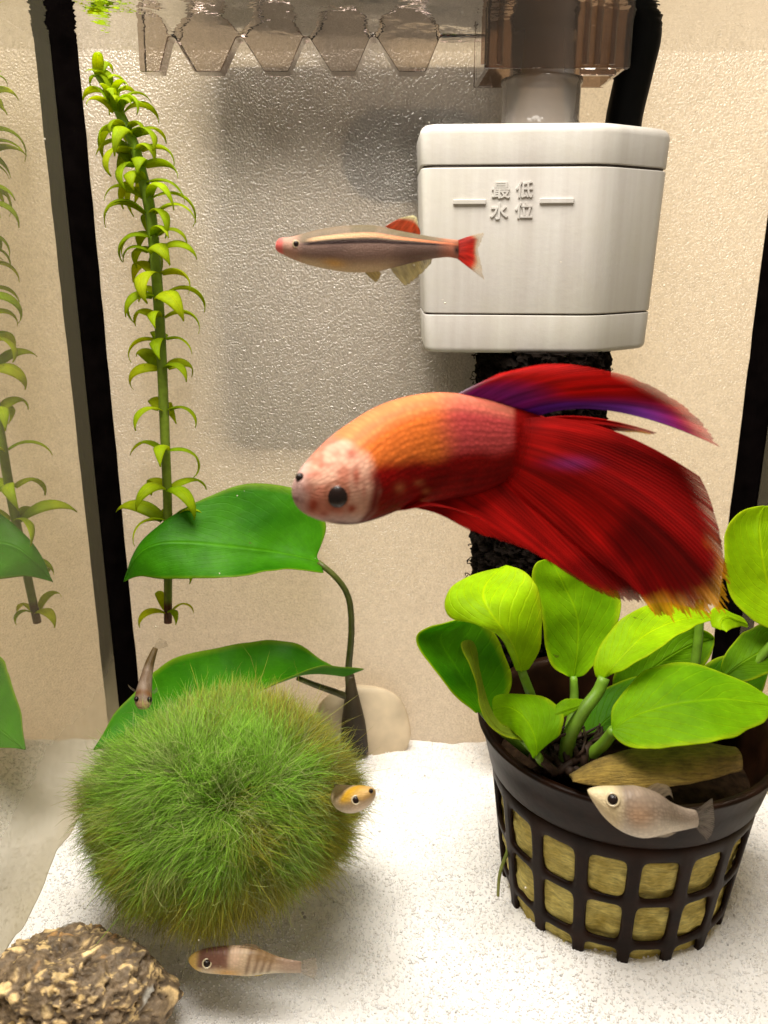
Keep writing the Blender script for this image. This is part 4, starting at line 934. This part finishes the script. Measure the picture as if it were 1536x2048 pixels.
cb = mixm(cb, .85 * np.exp(-((X_ - xg - 7) / 7) ** 2) * smooth(935, 965, Y_), (.12, .008, .006))
cb = mixm(cb, .8 * smooth(.90, .97, a) * smooth(640, 690, X_) * smooth(790, 740, X_), (.06, .02, .03))
for bx, by, rx, ry in ((800, 976, 10, 9), (838, 966, 10, 5), (852, 983, 8, 5)): cb = mixm(cb, .5 * np.exp(-(((X_ - bx) / rx) ** 2 + ((Y_ - by) / ry) ** 2)), (.45, .16, .06))
M['betta_skin'] = m_skin('betta_skin', 52, 22, .6, .06, .14)
part('body', V, Fc, M['betta_skin'], bt, col=np.clip(cb, 0, 1), uv=uv)
BV = V
put_eye(BV, bt, 674, 988, 25, sink=.80); put_eye(BV, bt, 600, 955, 8, sink=.6)
M['fin_red'] = m_fin('betta_fin', 40, .16, .45, True, .6)
def redfin(uv, V, edge=True, purple=None):
    u, t = uv[:, 0], uv[:, 1]; nz = fbm(V * .9 + 2, 3)
    c = lerp((.28, .003, .003), (.56, .008, .006), smooth(-.4, .5, nz)[:, None])
    if edge:
        e = (smooth(.88, 1.0, t + .07 * fbm(V * 3.0, 2)) * smooth(.25, .55, u))[:, None]; c = c * (1 - e) + np.array((.95, .55, .02)) * e
    if purple is not None: c = c * (1 - purple[:, None]) + np.array((.17, .03, .30)) * purple[:, None]
    return c
YT = 13.6
tail = [((1045, 838, 13.20), (1212, 856, YT - .1), (1395, 950, YT)), ((1042, 852, 13.16), (1240, 895, YT - .2), (1425, 1005, YT)), ((1040, 868, 13.13), (1262, 945, YT - .3), (1448, 1085, YT - .1)),
        ((1036, 886, 13.12), (1270, 985, YT - .35), (1460, 1165, YT - .2)), ((1032, 904, 13.12), (1262, 1020, YT - .35), (1458, 1232, YT - .3)), ((1028, 922, 13.14), (1240, 1045, YT - .3), (1385, 1256, YT - .3)),
        ((1020, 938, 13.18), (1200, 1072, YT - .25), (1318, 1238, YT - .25)), ((1008, 955, 13.24), (1150, 1085, YT - .2), (1276, 1176, YT - .2))]
strand = [((1086, 836, YT), (1190, 836, YT + .1), (1318, 868, YT + .2)), ((1086, 846, YT), (1185, 846, YT + .1), (1300, 868, YT + .2)), ((1086, 856, YT), (1180, 858, YT + .1), (1260, 864, YT + .15))]
t1 = fin_sheet(tail, 240, 34, .085, 3, .12, 13, 34); t2 = fin_sheet(strand, 16, 20, .03, 5, .03)
Vt, Ft, ut = joinuv(t1, t2); ct = redfin(ut, Vt); al = np.ones(len(Vt)); rc_ = np.repeat(RNG.random(240), 34); al[:len(t1[0])] = (1 - smooth(.82, .99, t1[2][:, 1]) * (.10 + .55 * rc_)) * smooth(.0, .07, t1[2][:, 1]); al[len(t1[0]):] = 1 - .4 * smooth(.6, 1, t2[2][:, 1])
bl = np.exp(-(((Vt[:, 0] - P(1125, 915, YT)[0]) / .35) ** 2 + ((Vt[:, 2] - P(1125, 915, YT)[2]) / .10) ** 2)); ct = ct * (1 - .5 * bl[:, None]) + np.array((.25, .05, .32)) * .5 * bl[:, None]
part('tail_fin', Vt, Ft, M['fin_red'], bt, col=np.column_stack([ct, al]), uv=ut)['label'] = 'deep red flowing tail fin with yellow fringe'
anal = [((800, 1010, 12.75), (840, 1018, 12.75), (880, 1022, 12.8)), ((840, 1002, 12.85), (895, 1022, 12.85), (955, 1068, 12.9)), ((895, 996, 13.0), (980, 1045, 13.0), (1070, 1110, 13.05)), ((950, 985, 13.2), (1060, 1068, 13.2), (1190, 1180, 13.2)),
        ((1005, 962, 13.35), (1115, 1075, 13.3), (1245, 1205, 13.25)), ((1065, 925, 13.6), (1190, 1052, 13.6), (1290, 1215, 13.45))]
Va, Fa_, ua = fin_sheet(anal, 150, 24, .04, 8, .07, 12, 26); ca = redfin(ua, Va, False); ca *= .85
part('anal_fin', Va, Fa_, M['fin_red'], bt, col=np.column_stack([ca, 1 - .5 * smooth(.85, 1, ua[:, 1])]), uv=ua)['label'] = 'long dark red lower fin'
dors = [((912, 790, 13.1), (955, 768, 13.15), (1000, 747, 13.2)), ((945, 795, 13.2), (1025, 754, 13.2), (1115, 728, 13.3)), ((985, 803, 13.3), (1100, 762, 13.3), (1235, 745, 13.4)), ((1020, 813, 13.4), (1155, 784, 13.4), (1330, 785, 13.5)),
        ((1050, 822, 13.5), (1210, 804, 13.45), (1400, 838, 13.5)), ((1078, 831, 13.55), (1235, 824, 13.45), (1438, 893, 13.5))]
Vd, Fd, ud = fin_sheet(dors, 150, 24, .022, 11, .08, 10, 24)
pur = np.clip(smooth(.50, .12, ud[:, 1]) * .75 * smooth(1.0, .55, ud[:, 0]) + smooth(.62, .90, ud[:, 0]) * smooth(.98, .6, ud[:, 1]), 0, 1)
cdv = redfin(ud, Vd, False, pur); lead = (smooth(.10, .0, ud[:, 0]) * smooth(.8, .2, ud[:, 1]))[:, None]; cdv = cdv * (1 - lead) + np.array((.55, .42, .55)) * lead
tipp = (smooth(.82, 1.0, ud[:, 1]) * smooth(.7, .95, ud[:, 0]))[:, None]; cdv = cdv * (1 - tipp) + np.array((.60, .14, .14)) * tipp
part('dorsal_fin', Vd, Fd, M['fin_red'], bt, col=np.column_stack([cdv, 1 - .6 * smooth(.82, 1, ud[:, 1])]), uv=ud)['label'] = 'red dorsal fin with violet base'
pel = [((770, 1022, 12.35), (815, 1018, 12.2), (850, 1008, 12.2)), ((790, 1018, 12.4), (850, 1010, 12.25), (930, 1022, 12.25)), ((805, 1012, 12.45), (870, 1008, 12.3), (985, 1050, 12.35))]
Vp, Fp, up_ = fin_sheet(pel, 20, 16, .05, 4, .03); part('pelvic_fin', Vp, Fp, M['fin_red'], bt, col=np.column_stack([redfin(up_, Vp, False), np.ones(len(Vp))]), uv=up_)
for f_ in bt.children:
    if 'fin' in f_.name: solid(f_, .012)

# ---- minnow
YM = 16.2
mn = thing('minnow', P(720, 545, YM), 'slender silvery minnow with orange side stripe and red tail swimming before the filter', 'fish')
def zz3(x, y): return (500 + x * .3255, 400 + y * .3255)
tops = [(160, 262), (175, 240), (200, 232), (250, 226), (330, 205), (450, 175), (600, 156), (760, 155), (870, 178), (1050, 213), (1200, 237), (1280, 246)]
bots = [(158, 302), (172, 318), (200, 333), (260, 362), (350, 396), (500, 430), (640, 446), (780, 440), (880, 415), (1050, 374), (1200, 352), (1280, 362)]
ws = [.05, .10, .15, .22, .27, .31, .33, .32, .28, .20, .12, .05]
stn = [(*zz3(*t_), *zz3(*b_), YM + .0 * i, w_) for i, (t_, b_, w_) in enumerate(zip(tops, bots, ws))]
V, Fc, uv, side = fish_body(stn, 140, 96); s, a = uv[:, 0], uv[:, 1]; nz = fbm(V * 2.5, 3)
c = lerp((.15, .12, .07), (.20, .15, .10), smooth(-.5, .5, nz)[:, None])                       # back
c = np.where((a > .28)[:, None], lerp((.20, .13, .11), (.26, .17, .14), smooth(-.4, .4, nz)[:, None]), c)
belly = (smooth(.62, .95, a) * smooth(.75, .5, s) )[:, None]; c = c * (1 - belly) + np.array((.62, .47, .30)) * belly
gold = (np.exp(-((a - .82) / .10) ** 2) * np.exp(-((s - .31) / .06) ** 2))[:, None]; c = c * (1 - gold * .8) + np.array((.70, .40, .10)) * gold * .8
st_ = (smooth(.055, .03, np.abs(a - .23 - .02 * np.cos(s * 6))) * smooth(.16, .24, s))[:, None]; c = c * (1 - st_) + lerp((.78, .47, .26), (.74, .24, .11), smooth(.3, .9, s)[:, None]) * st_
dk = (smooth(.06, .03, np.abs(a - .335 - .02 * s)) * smooth(.12, .2, s))[:, None]; c = c * (1 - dk * .95) + np.array((.025, .012, .012)) * dk * .95
hd = smooth(.17, .08, s)[:, None]; c = c * (1 - hd) + np.array((.48, .28, .21)) * hd
lip = smooth(.055, .03, s)[:, None]; c = c * (1 - lip) + np.array((.75, .16, .14)) * lip
ts = (np.exp(-((s - .99) / .018) ** 2) * np.exp(-((a - .55) / .28) ** 2))[:, None]; c = c * (1 - ts) + np.array((.02, .01, .01)) * ts
tr_ = (smooth(.86, .97, s) * (1 - ts[:, 0]))[:, None]; c = c * (1 - tr_ * .6) + np.array((.70, .22, .12)) * tr_ * .6
M['minnow_skin'] = m_skin('minnow_skin', 75, 26, 0.5, .12, .12, .24)
part('body', V, Fc, M['minnow_skin'], mn, col=np.clip(c, 0, 1), uv=uv)
put_eye(V, mn, *zz3(283, 270), 6.2, M['iris'])
M['fin_soft'] = m_fin('soft_fin', 22, .25, .5)
def rr_(*r): return [tuple((*zz3(*p), YM) for p in q) for q in r]
Vt, Ft, ut = fin_sheet(rr_(((1270, 250), (1350, 222), (1442, 200)), ((1275, 270), (1350, 250), (1428, 250)), ((1280, 300), (1350, 300), (1408, 305)), ((1280, 330), (1350, 350), (1425, 390)), ((1272, 360), (1350, 420), (1445, 495))), 50, 14, .07, 2, .02, 6, 18)
rd = smooth(.9, .62, ut[:, 1] + .9 * np.maximum(0, np.abs(ut[:, 0] - .5) - .28)) ; ct = lerp((.62, .42, .14), (.70, .045, .03), rd[:, None])
part('tail_fin', Vt, Ft, M['fin_soft'], mn, col=np.column_stack([ct, .25 + .7 * rd]), uv=ut)['label'] = 'red forked tail fin'
Vt, Ft, ut = fin_sheet(rr_(((830, 165), (890, 128), (945, 105)), ((890, 185), (940, 140), (995, 92)), ((960, 200), (995, 155), (1022, 100)), ((1045, 212), (1045, 190), (1030, 150))), 30, 12, .06, 3, .01, 5, 10)
e = smooth(.62, .85, ut[:, 1])[:, None]; ct = lerp((.62, .10, .03), (.85, .80, .50), e)
part('dorsal_fin', Vt, Ft, M['fin_soft'], mn, col=np.column_stack([ct, np.full(len(Vt), .85)]), uv=ut)['label'] = 'red dorsal fin with cream tip'
Vt, Ft, ut = fin_sheet(rr_(((860, 418), (900, 470), (960, 538)), ((930, 400), (965, 450), (1000, 510)), ((1010, 380), (1035, 420), (1050, 460)), ((1120, 358), (1115, 380), (1110, 395))), 34, 12, .12, 4, .01, 5, 12)
part('anal_fin', Vt, Ft, M['fin_soft'], mn, col=np.column_stack([np.tile((.66, .58, .26), (len(Vt), 1)), np.full(len(Vt), .62)]), uv=ut)
Vt, Ft, ut = fin_sheet(rr_(((700, 440), (735, 475), (775, 508)), ((745, 440), (770, 465), (792, 490)), ((790, 432), (800, 445), (805, 455))), 18, 8, .08, 5)
part('pelvic_fin', Vt, Ft, M['fin_soft'], mn, col=np.column_stack([np.tile((.62, .50, .16), (len(Vt), 1)), np.full(len(Vt), .7)]), uv=ut)
for f_ in mn.children:
    if 'fin' in f_.name: solid(f_, .008)

# ---- silvery young fish before the pot
YC_ = 12.9
def zz1(x, y): return (960 + x * .375, 1480 + y * .375)
sv = thing('young_fish', P(1290, 1670, YC_), 'small silvery cream fish swimming in front of the net pot', 'fish', 'small livebearer fish')
tops = [(574, 268), (600, 262), (660, 256), (750, 258), (850, 256), (950, 282), (1020, 332), (1090, 362), (1150, 374)]
bots = [(576, 284), (604, 330), (660, 405), (740, 468), (850, 508), (930, 498), (1000, 484), (1080, 474), (1150, 464)]
ws = [.04, .14, .24, .32, .34, .30, .22, .15, .08]
V, Fc, uv, side = fish_body([(*zz1(*t_), *zz1(*b_), YC_ + .12 * max(0, i - 4), w_) for i, (t_, b_, w_) in enumerate(zip(tops, bots, ws))], 80, 44); s, a = uv[:, 0], uv[:, 1]
c = lerp((.30, .23, .17), (.80, .72, .60), smooth(.30, .66, a)[:, None]); nz = fbm(V * 3, 3)[:, None]; c = c * (1 + .2 * nz)
hd = smooth(.32, .2, s)[:, None]; c = c * (1 - hd) + np.array((.80, .66, .40)) * hd
chk = (np.exp(-((s - .38) / .08) ** 2) * np.exp(-((a - .4) / .22) ** 2))[:, None]; c = c * (1 - chk * .6) + np.array((.68, .40, .22)) * chk * .6
tb = smooth(.7, 1, s)[:, None]; c = c * (1 - tb * .5) + np.array((.45, .36, .30)) * tb * .5
M['young_skin'] = m_skin('young_skin', 34, 14, .45, .3, .14, .18)
part('body', V, Fc, M['young_skin'], sv, col=np.clip(c, 0, 1), uv=uv); put_eye(V, sv, *zz1(708, 318), 12, M['iris'])
def r1_(*r, d=.5): return [tuple((*zz1(*p), YC_ + d) for p in q) for q in r]
Vt, Ft, ut = fin_sheet(r1_(((1148, 378), (1195, 340), (1242, 308)), ((1152, 405), (1205, 390), (1250, 385)), ((1152, 435), (1205, 450), (1250, 470)), ((1148, 462), (1180, 505), (1210, 548))), 30, 10, .05, 2)
part('tail_fin', Vt, Ft, M['fin_soft'], sv, col=np.column_stack([np.tile((.30, .25, .21), (len(Vt), 1)), np.full(len(Vt), .6)]), uv=ut)
Vt, Ft, ut = fin_sheet(r1_(((880, 262), (915, 240), (950, 228)), ((930, 275), (975, 250), (1010, 250)), ((985, 305), (1015, 295), (1035, 330)), d=.1), 20, 8, .05, 3)
part('dorsal_fin', Vt, Ft, M['fin_soft'], sv, col=np.column_stack([np.tile((.50, .40, .30), (len(Vt), 1)), np.full(len(Vt), .6)]), uv=ut)
Vt, Ft, ut = fin_sheet(r1_(((880, 505), (910, 512), (930, 520)), ((930, 496), (970, 510), (1000, 518)), ((985, 486), (1020, 495), (1055, 490)), d=.1), 18, 8, .05, 4)
part('anal_fin', Vt, Ft, M['fin_soft'], sv, col=np.column_stack([np.tile((.75, .68, .58), (len(Vt), 1)), np.full(len(Vt), .6)]), uv=ut)

# ---- brown blotched young fish over the sand
YD = 13.9
def zz6(x, y): return (360 + x * .1823, 1870 + y * .1823)
bd = thing('young_fish', P(490, 1950, YD), 'small fish with yellow snout and brown blotches gliding low over sand near the rock', 'fish', 'small livebearer fish')
tops = [(95, 255), (120, 225), (190, 190), (300, 163), (450, 148), (600, 142), (760, 152), (900, 182), (1050, 238), (1200, 272), (1330, 290)]
bots = [(97, 285), (125, 325), (190, 368), (300, 392), (450, 400), (600, 408), (760, 425), (880, 415), (1050, 405), (1200, 412), (1330, 415)]
ws = [.03, .08, .14, .19, .22, .23, .21, .17, .11, .07, .03]
V, Fc, uv, side = fish_body([(*zz6(*t_), *zz6(*b_), YD, w_) for t_, b_, w_ in zip(tops, bots, ws)], 80, 40); s, a = uv[:, 0], uv[:, 1]; nz = fbm(V * 4, 3)
c = np.tile((.62, .46, .30), (len(V), 1)); 
def blend(c, m_, col_): m_ = np.clip(m_, 0, 1)[:, None]; return c * (1 - m_) + np.array(col_) * m_
c = blend(c, smooth(.45, .9, a), (.80, .72, .52)); c = blend(c, smooth(.16, .05, s), (.82, .55, .16))
c = blend(c, smooth(.62, .40, a + .12 * nz) * smooth(.05, .12, s) * smooth(.40, .34, s), (.20, .09, .06))
c = blend(c, np.exp(-((s - .42) / .05) ** 2) * smooth(.5, .2, a), (.78, .55, .38))
c = blend(c, np.exp(-((s - .36) / .14) ** 2) * np.exp(-((a - .72) / .2) ** 2), (.75, .42, .12))
for q in (.53, .60, .66, .72): c = blend(c, .8 * np.exp(-((s - q - .05 * (.5 - a)) / .018) ** 2) * smooth(.95, .6, a), (.22, .13, .07))
c = blend(c, .8 * smooth(.5, .62, s) * smooth(.35, .1, a), (.26, .15, .06)); c = blend(c, .7 * smooth(.7, .9, s), (.42, .29, .22))
part('body', V, Fc, M['young_skin'], bd, col=np.clip(c, 0, 1), uv=uv); put_eye(V, bd, *zz6(295, 312), 8, M['iris'])
Vt, Ft, ut = fin_sheet([tuple((*zz6(*p), YD) for p in q) for q in (((1320, 292), (1400, 262), (1500, 245)), ((1325, 350), (1410, 355), (1510, 370)), ((1320, 412), (1390, 450), (1480, 490)))], 20, 8, .05, 2)
part('tail_fin', Vt, Ft, M['fin_soft'], bd, col=np.column_stack([np.tile((.6, .47, .34), (len(Vt), 1)), np.full(len(Vt), .35)]), uv=ut)
Vt, Ft, ut = fin_sheet([tuple((*zz6(*p), YD) for p in q) for q in (((800, 415), (810, 435), (820, 455)), ((860, 412), (875, 430), (890, 445)), ((910, 408), (920, 415), (925, 420)))], 14, 6, .05, 2)
part('anal_fin', Vt, Ft, M['fin_soft'], bd, col=np.column_stack([np.tile((.80, .58, .12), (len(Vt), 1)), np.full(len(Vt), .8)]), uv=ut)

Vt, Ft, ut = fin_sheet([tuple((*zz6(*p), YD) for p in q) for q in (((640, 150), (680, 112), (730, 92)), ((720, 152), (770, 115), (825, 105)), ((830, 170), (860, 150), (885, 150)))], 16, 8, .05, 2)
part('dorsal_fin', Vt, Ft, M['fin_soft'], bd, col=np.column_stack([np.tile((.40, .27, .15), (len(Vt), 1)), np.full(len(Vt), .55)]), uv=ut)
Vt, Ft, ut = fin_sheet([tuple((*zz6(*p), YD - .22) for p in q) for q in (((430, 330), (480, 345), (530, 350)), ((435, 345), (480, 370), (525, 385)), ((432, 358), (465, 390), (500, 412)))], 14, 8, .05, 2)
part('pectoral_fin', Vt, Ft, M['fin_soft'], bd, col=np.column_stack([np.tile((.80, .66, .45), (len(Vt), 1)), np.full(len(Vt), .4)]), uv=ut)

# ---- yellow headed young fish beside the moss ball, turned to the right and forwards
yh = thing('young_fish', P(710, 1628, 14.6), 'small yellow-headed fish peering out beside the moss ball', 'fish', 'small livebearer fish')
stn = [(744, 1584, 742, 1604, 13.3, .05), (735, 1577, 734, 1613, 13.38, .20), (719, 1573, 717, 1624, 13.6, .30), (703, 1571, 699, 1624, 13.9, .32), (692, 1570, 688, 1617, 14.3, .28), (684, 1569, 680, 1608, 14.8, .2), (678, 1569, 675, 1596, 15.4, .08)]
V, Fc, uv, side = fish_body(stn, 80, 40); s, a = uv[:, 0], uv[:, 1]; nz = fbm(V * 4 + 2, 3)
c = np.tile((.66, .50, .32), (len(V), 1)); c = blend(c, smooth(.5, .95, a), (.80, .70, .58)); c = blend(c, smooth(.30, .22, s) * smooth(.60, .35, a), (.72, .40, .03)); c = blend(c, .5 * smooth(.2, .05, s), (.74, .52, .28))
c = blend(c, smooth(.26, .34, s + .05 * nz) * smooth(.62, .35, a + .15 * nz), (.10, .06, .025)); c = blend(c, smooth(.42, .58, s), (.10, .065, .03))
part('body', V, Fc, M['young_skin'], yh, col=np.clip(c, 0, 1), uv=uv); put_eye(V, yh, 712, 1600, 8, M['iris']); put_eye(V, yh, 742, 1582, 4, sink=.3)
Vt, Ft, ut = fin_sheet([((678, 1570, 15.3), (672, 1566, 15.6), (668, 1562, 15.9)), ((677, 1583, 15.3), (670, 1584, 15.6), (664, 1586, 15.9)), ((676, 1595, 15.3), (672, 1602, 15.6), (668, 1610, 15.9))], 14, 8, .05, 2)
part('tail_fin', Vt, Ft, M['fin_soft'], yh, col=np.column_stack([np.tile((.20, .16, .10), (len(Vt), 1)), np.full(len(Vt), .6)]), uv=ut)

# ---- thin brown young fish seen from above, diving before the dark leaf
dv = thing('young_fish', P(287, 1420, 19.4), 'thin brown fish diving head down in front of the dark leaf', 'fish', 'small livebearer fish')
stn = [(276, 1417, 294, 1418, 19.2, .06), (270, 1407, 302, 1408, 19.3, .16), (270, 1394, 304, 1396, 19.45, .22), (275, 1374, 304, 1376, 19.7, .24), (282, 1350, 305, 1354, 19.95, .20), (290, 1326, 308, 1330, 20.2, .15), (300, 1305, 313, 1309, 20.4, .10), (306, 1294, 316, 1298, 20.5, .04)]
V, Fc, uv, side = fish_body(stn, 70, 36); s, a = uv[:, 0], uv[:, 1]; nz = fbm(V * 4 + 6, 3)
c = lerp((.20, .13, .08), (.30, .22, .16), smooth(-.4, .4, nz)[:, None]); c = blend(c, smooth(.12, .03, s), (.55, .36, .18)); c = blend(c, np.exp(-((s - .2) / .05) ** 2), (.20, .09, .03)); c = blend(c, smooth(.55, .75, s), (.10, .06, .015))
part('body', V, Fc, M['young_skin'], dv, col=np.clip(c, 0, 1), uv=uv); put_eye(V, dv, 299, 1399, 5, sink=.4); put_eye(V, dv, 273, 1398, 4.5, sink=.4)
Vt, Ft, ut = fin_sheet([((308, 1296, 20.5), (312, 1285, 20.6), (318, 1275, 20.7)), ((312, 1297, 20.5), (322, 1288, 20.6), (332, 1281, 20.7)), ((315, 1299, 20.5), (326, 1296, 20.6), (337, 1292, 20.7))], 14, 8, .05, 2)
part('tail_fin', Vt, Ft, M['fin_soft'], dv, col=np.column_stack([np.tile((.34, .27, .19), (len(Vt), 1)), np.full(len(Vt), .4)]), uv=ut)
for pxs in (((272, 1380, 19.6), (262, 1374, 19.6), (255, 1368, 19.6)), ((304, 1382, 19.6), (310, 1378, 19.6), (313, 1372, 19.6))):
    q = [pxs, tuple((x + 3, y + 7, d) for x, y, d in pxs)]; Vt, Ft, ut = fin_sheet(q, 8, 6, .02, 2)
    part('pectoral_fin', Vt, Ft, M['fin_soft'], dv, col=np.column_stack([np.tile((.5, .42, .35), (len(Vt), 1)), np.full(len(Vt), .4)]), uv=ut)

# ------------------------------------------------------------------ specks drifting in the water
nS = 36; cS = np.stack([RNG.uniform(-7, 9, nS), RNG.uniform(13, 24, nS), RNG.uniform(-14, 3.5, nS)], 1); vS, fS = [], []
oc = np.array([(1, 0, 0), (-1, 0, 0), (0, 1, 0), (0, -1, 0), (0, 0, 1), (0, 0, -1)])
for k in range(nS):
    vS.append(cS[k] + oc * RNG.uniform(.010, .028) * RNG.uniform(.5, 1.5, 3)); fS += [tuple(k * 6 + i for i in f) for f in ((0, 2, 4), (2, 1, 4), (1, 3, 4), (3, 0, 4), (2, 0, 5), (1, 2, 5), (3, 1, 5), (0, 3, 5))]
single('suspended_specks', mesh('suspended_specks', np.vstack(vS), fS, m_plain('speck', (.72, .66, .52), .6), (0, 18, ZS)), (0, 18, ZS), 'tiny pale specks drifting in the water', 'specks', 'stuff')
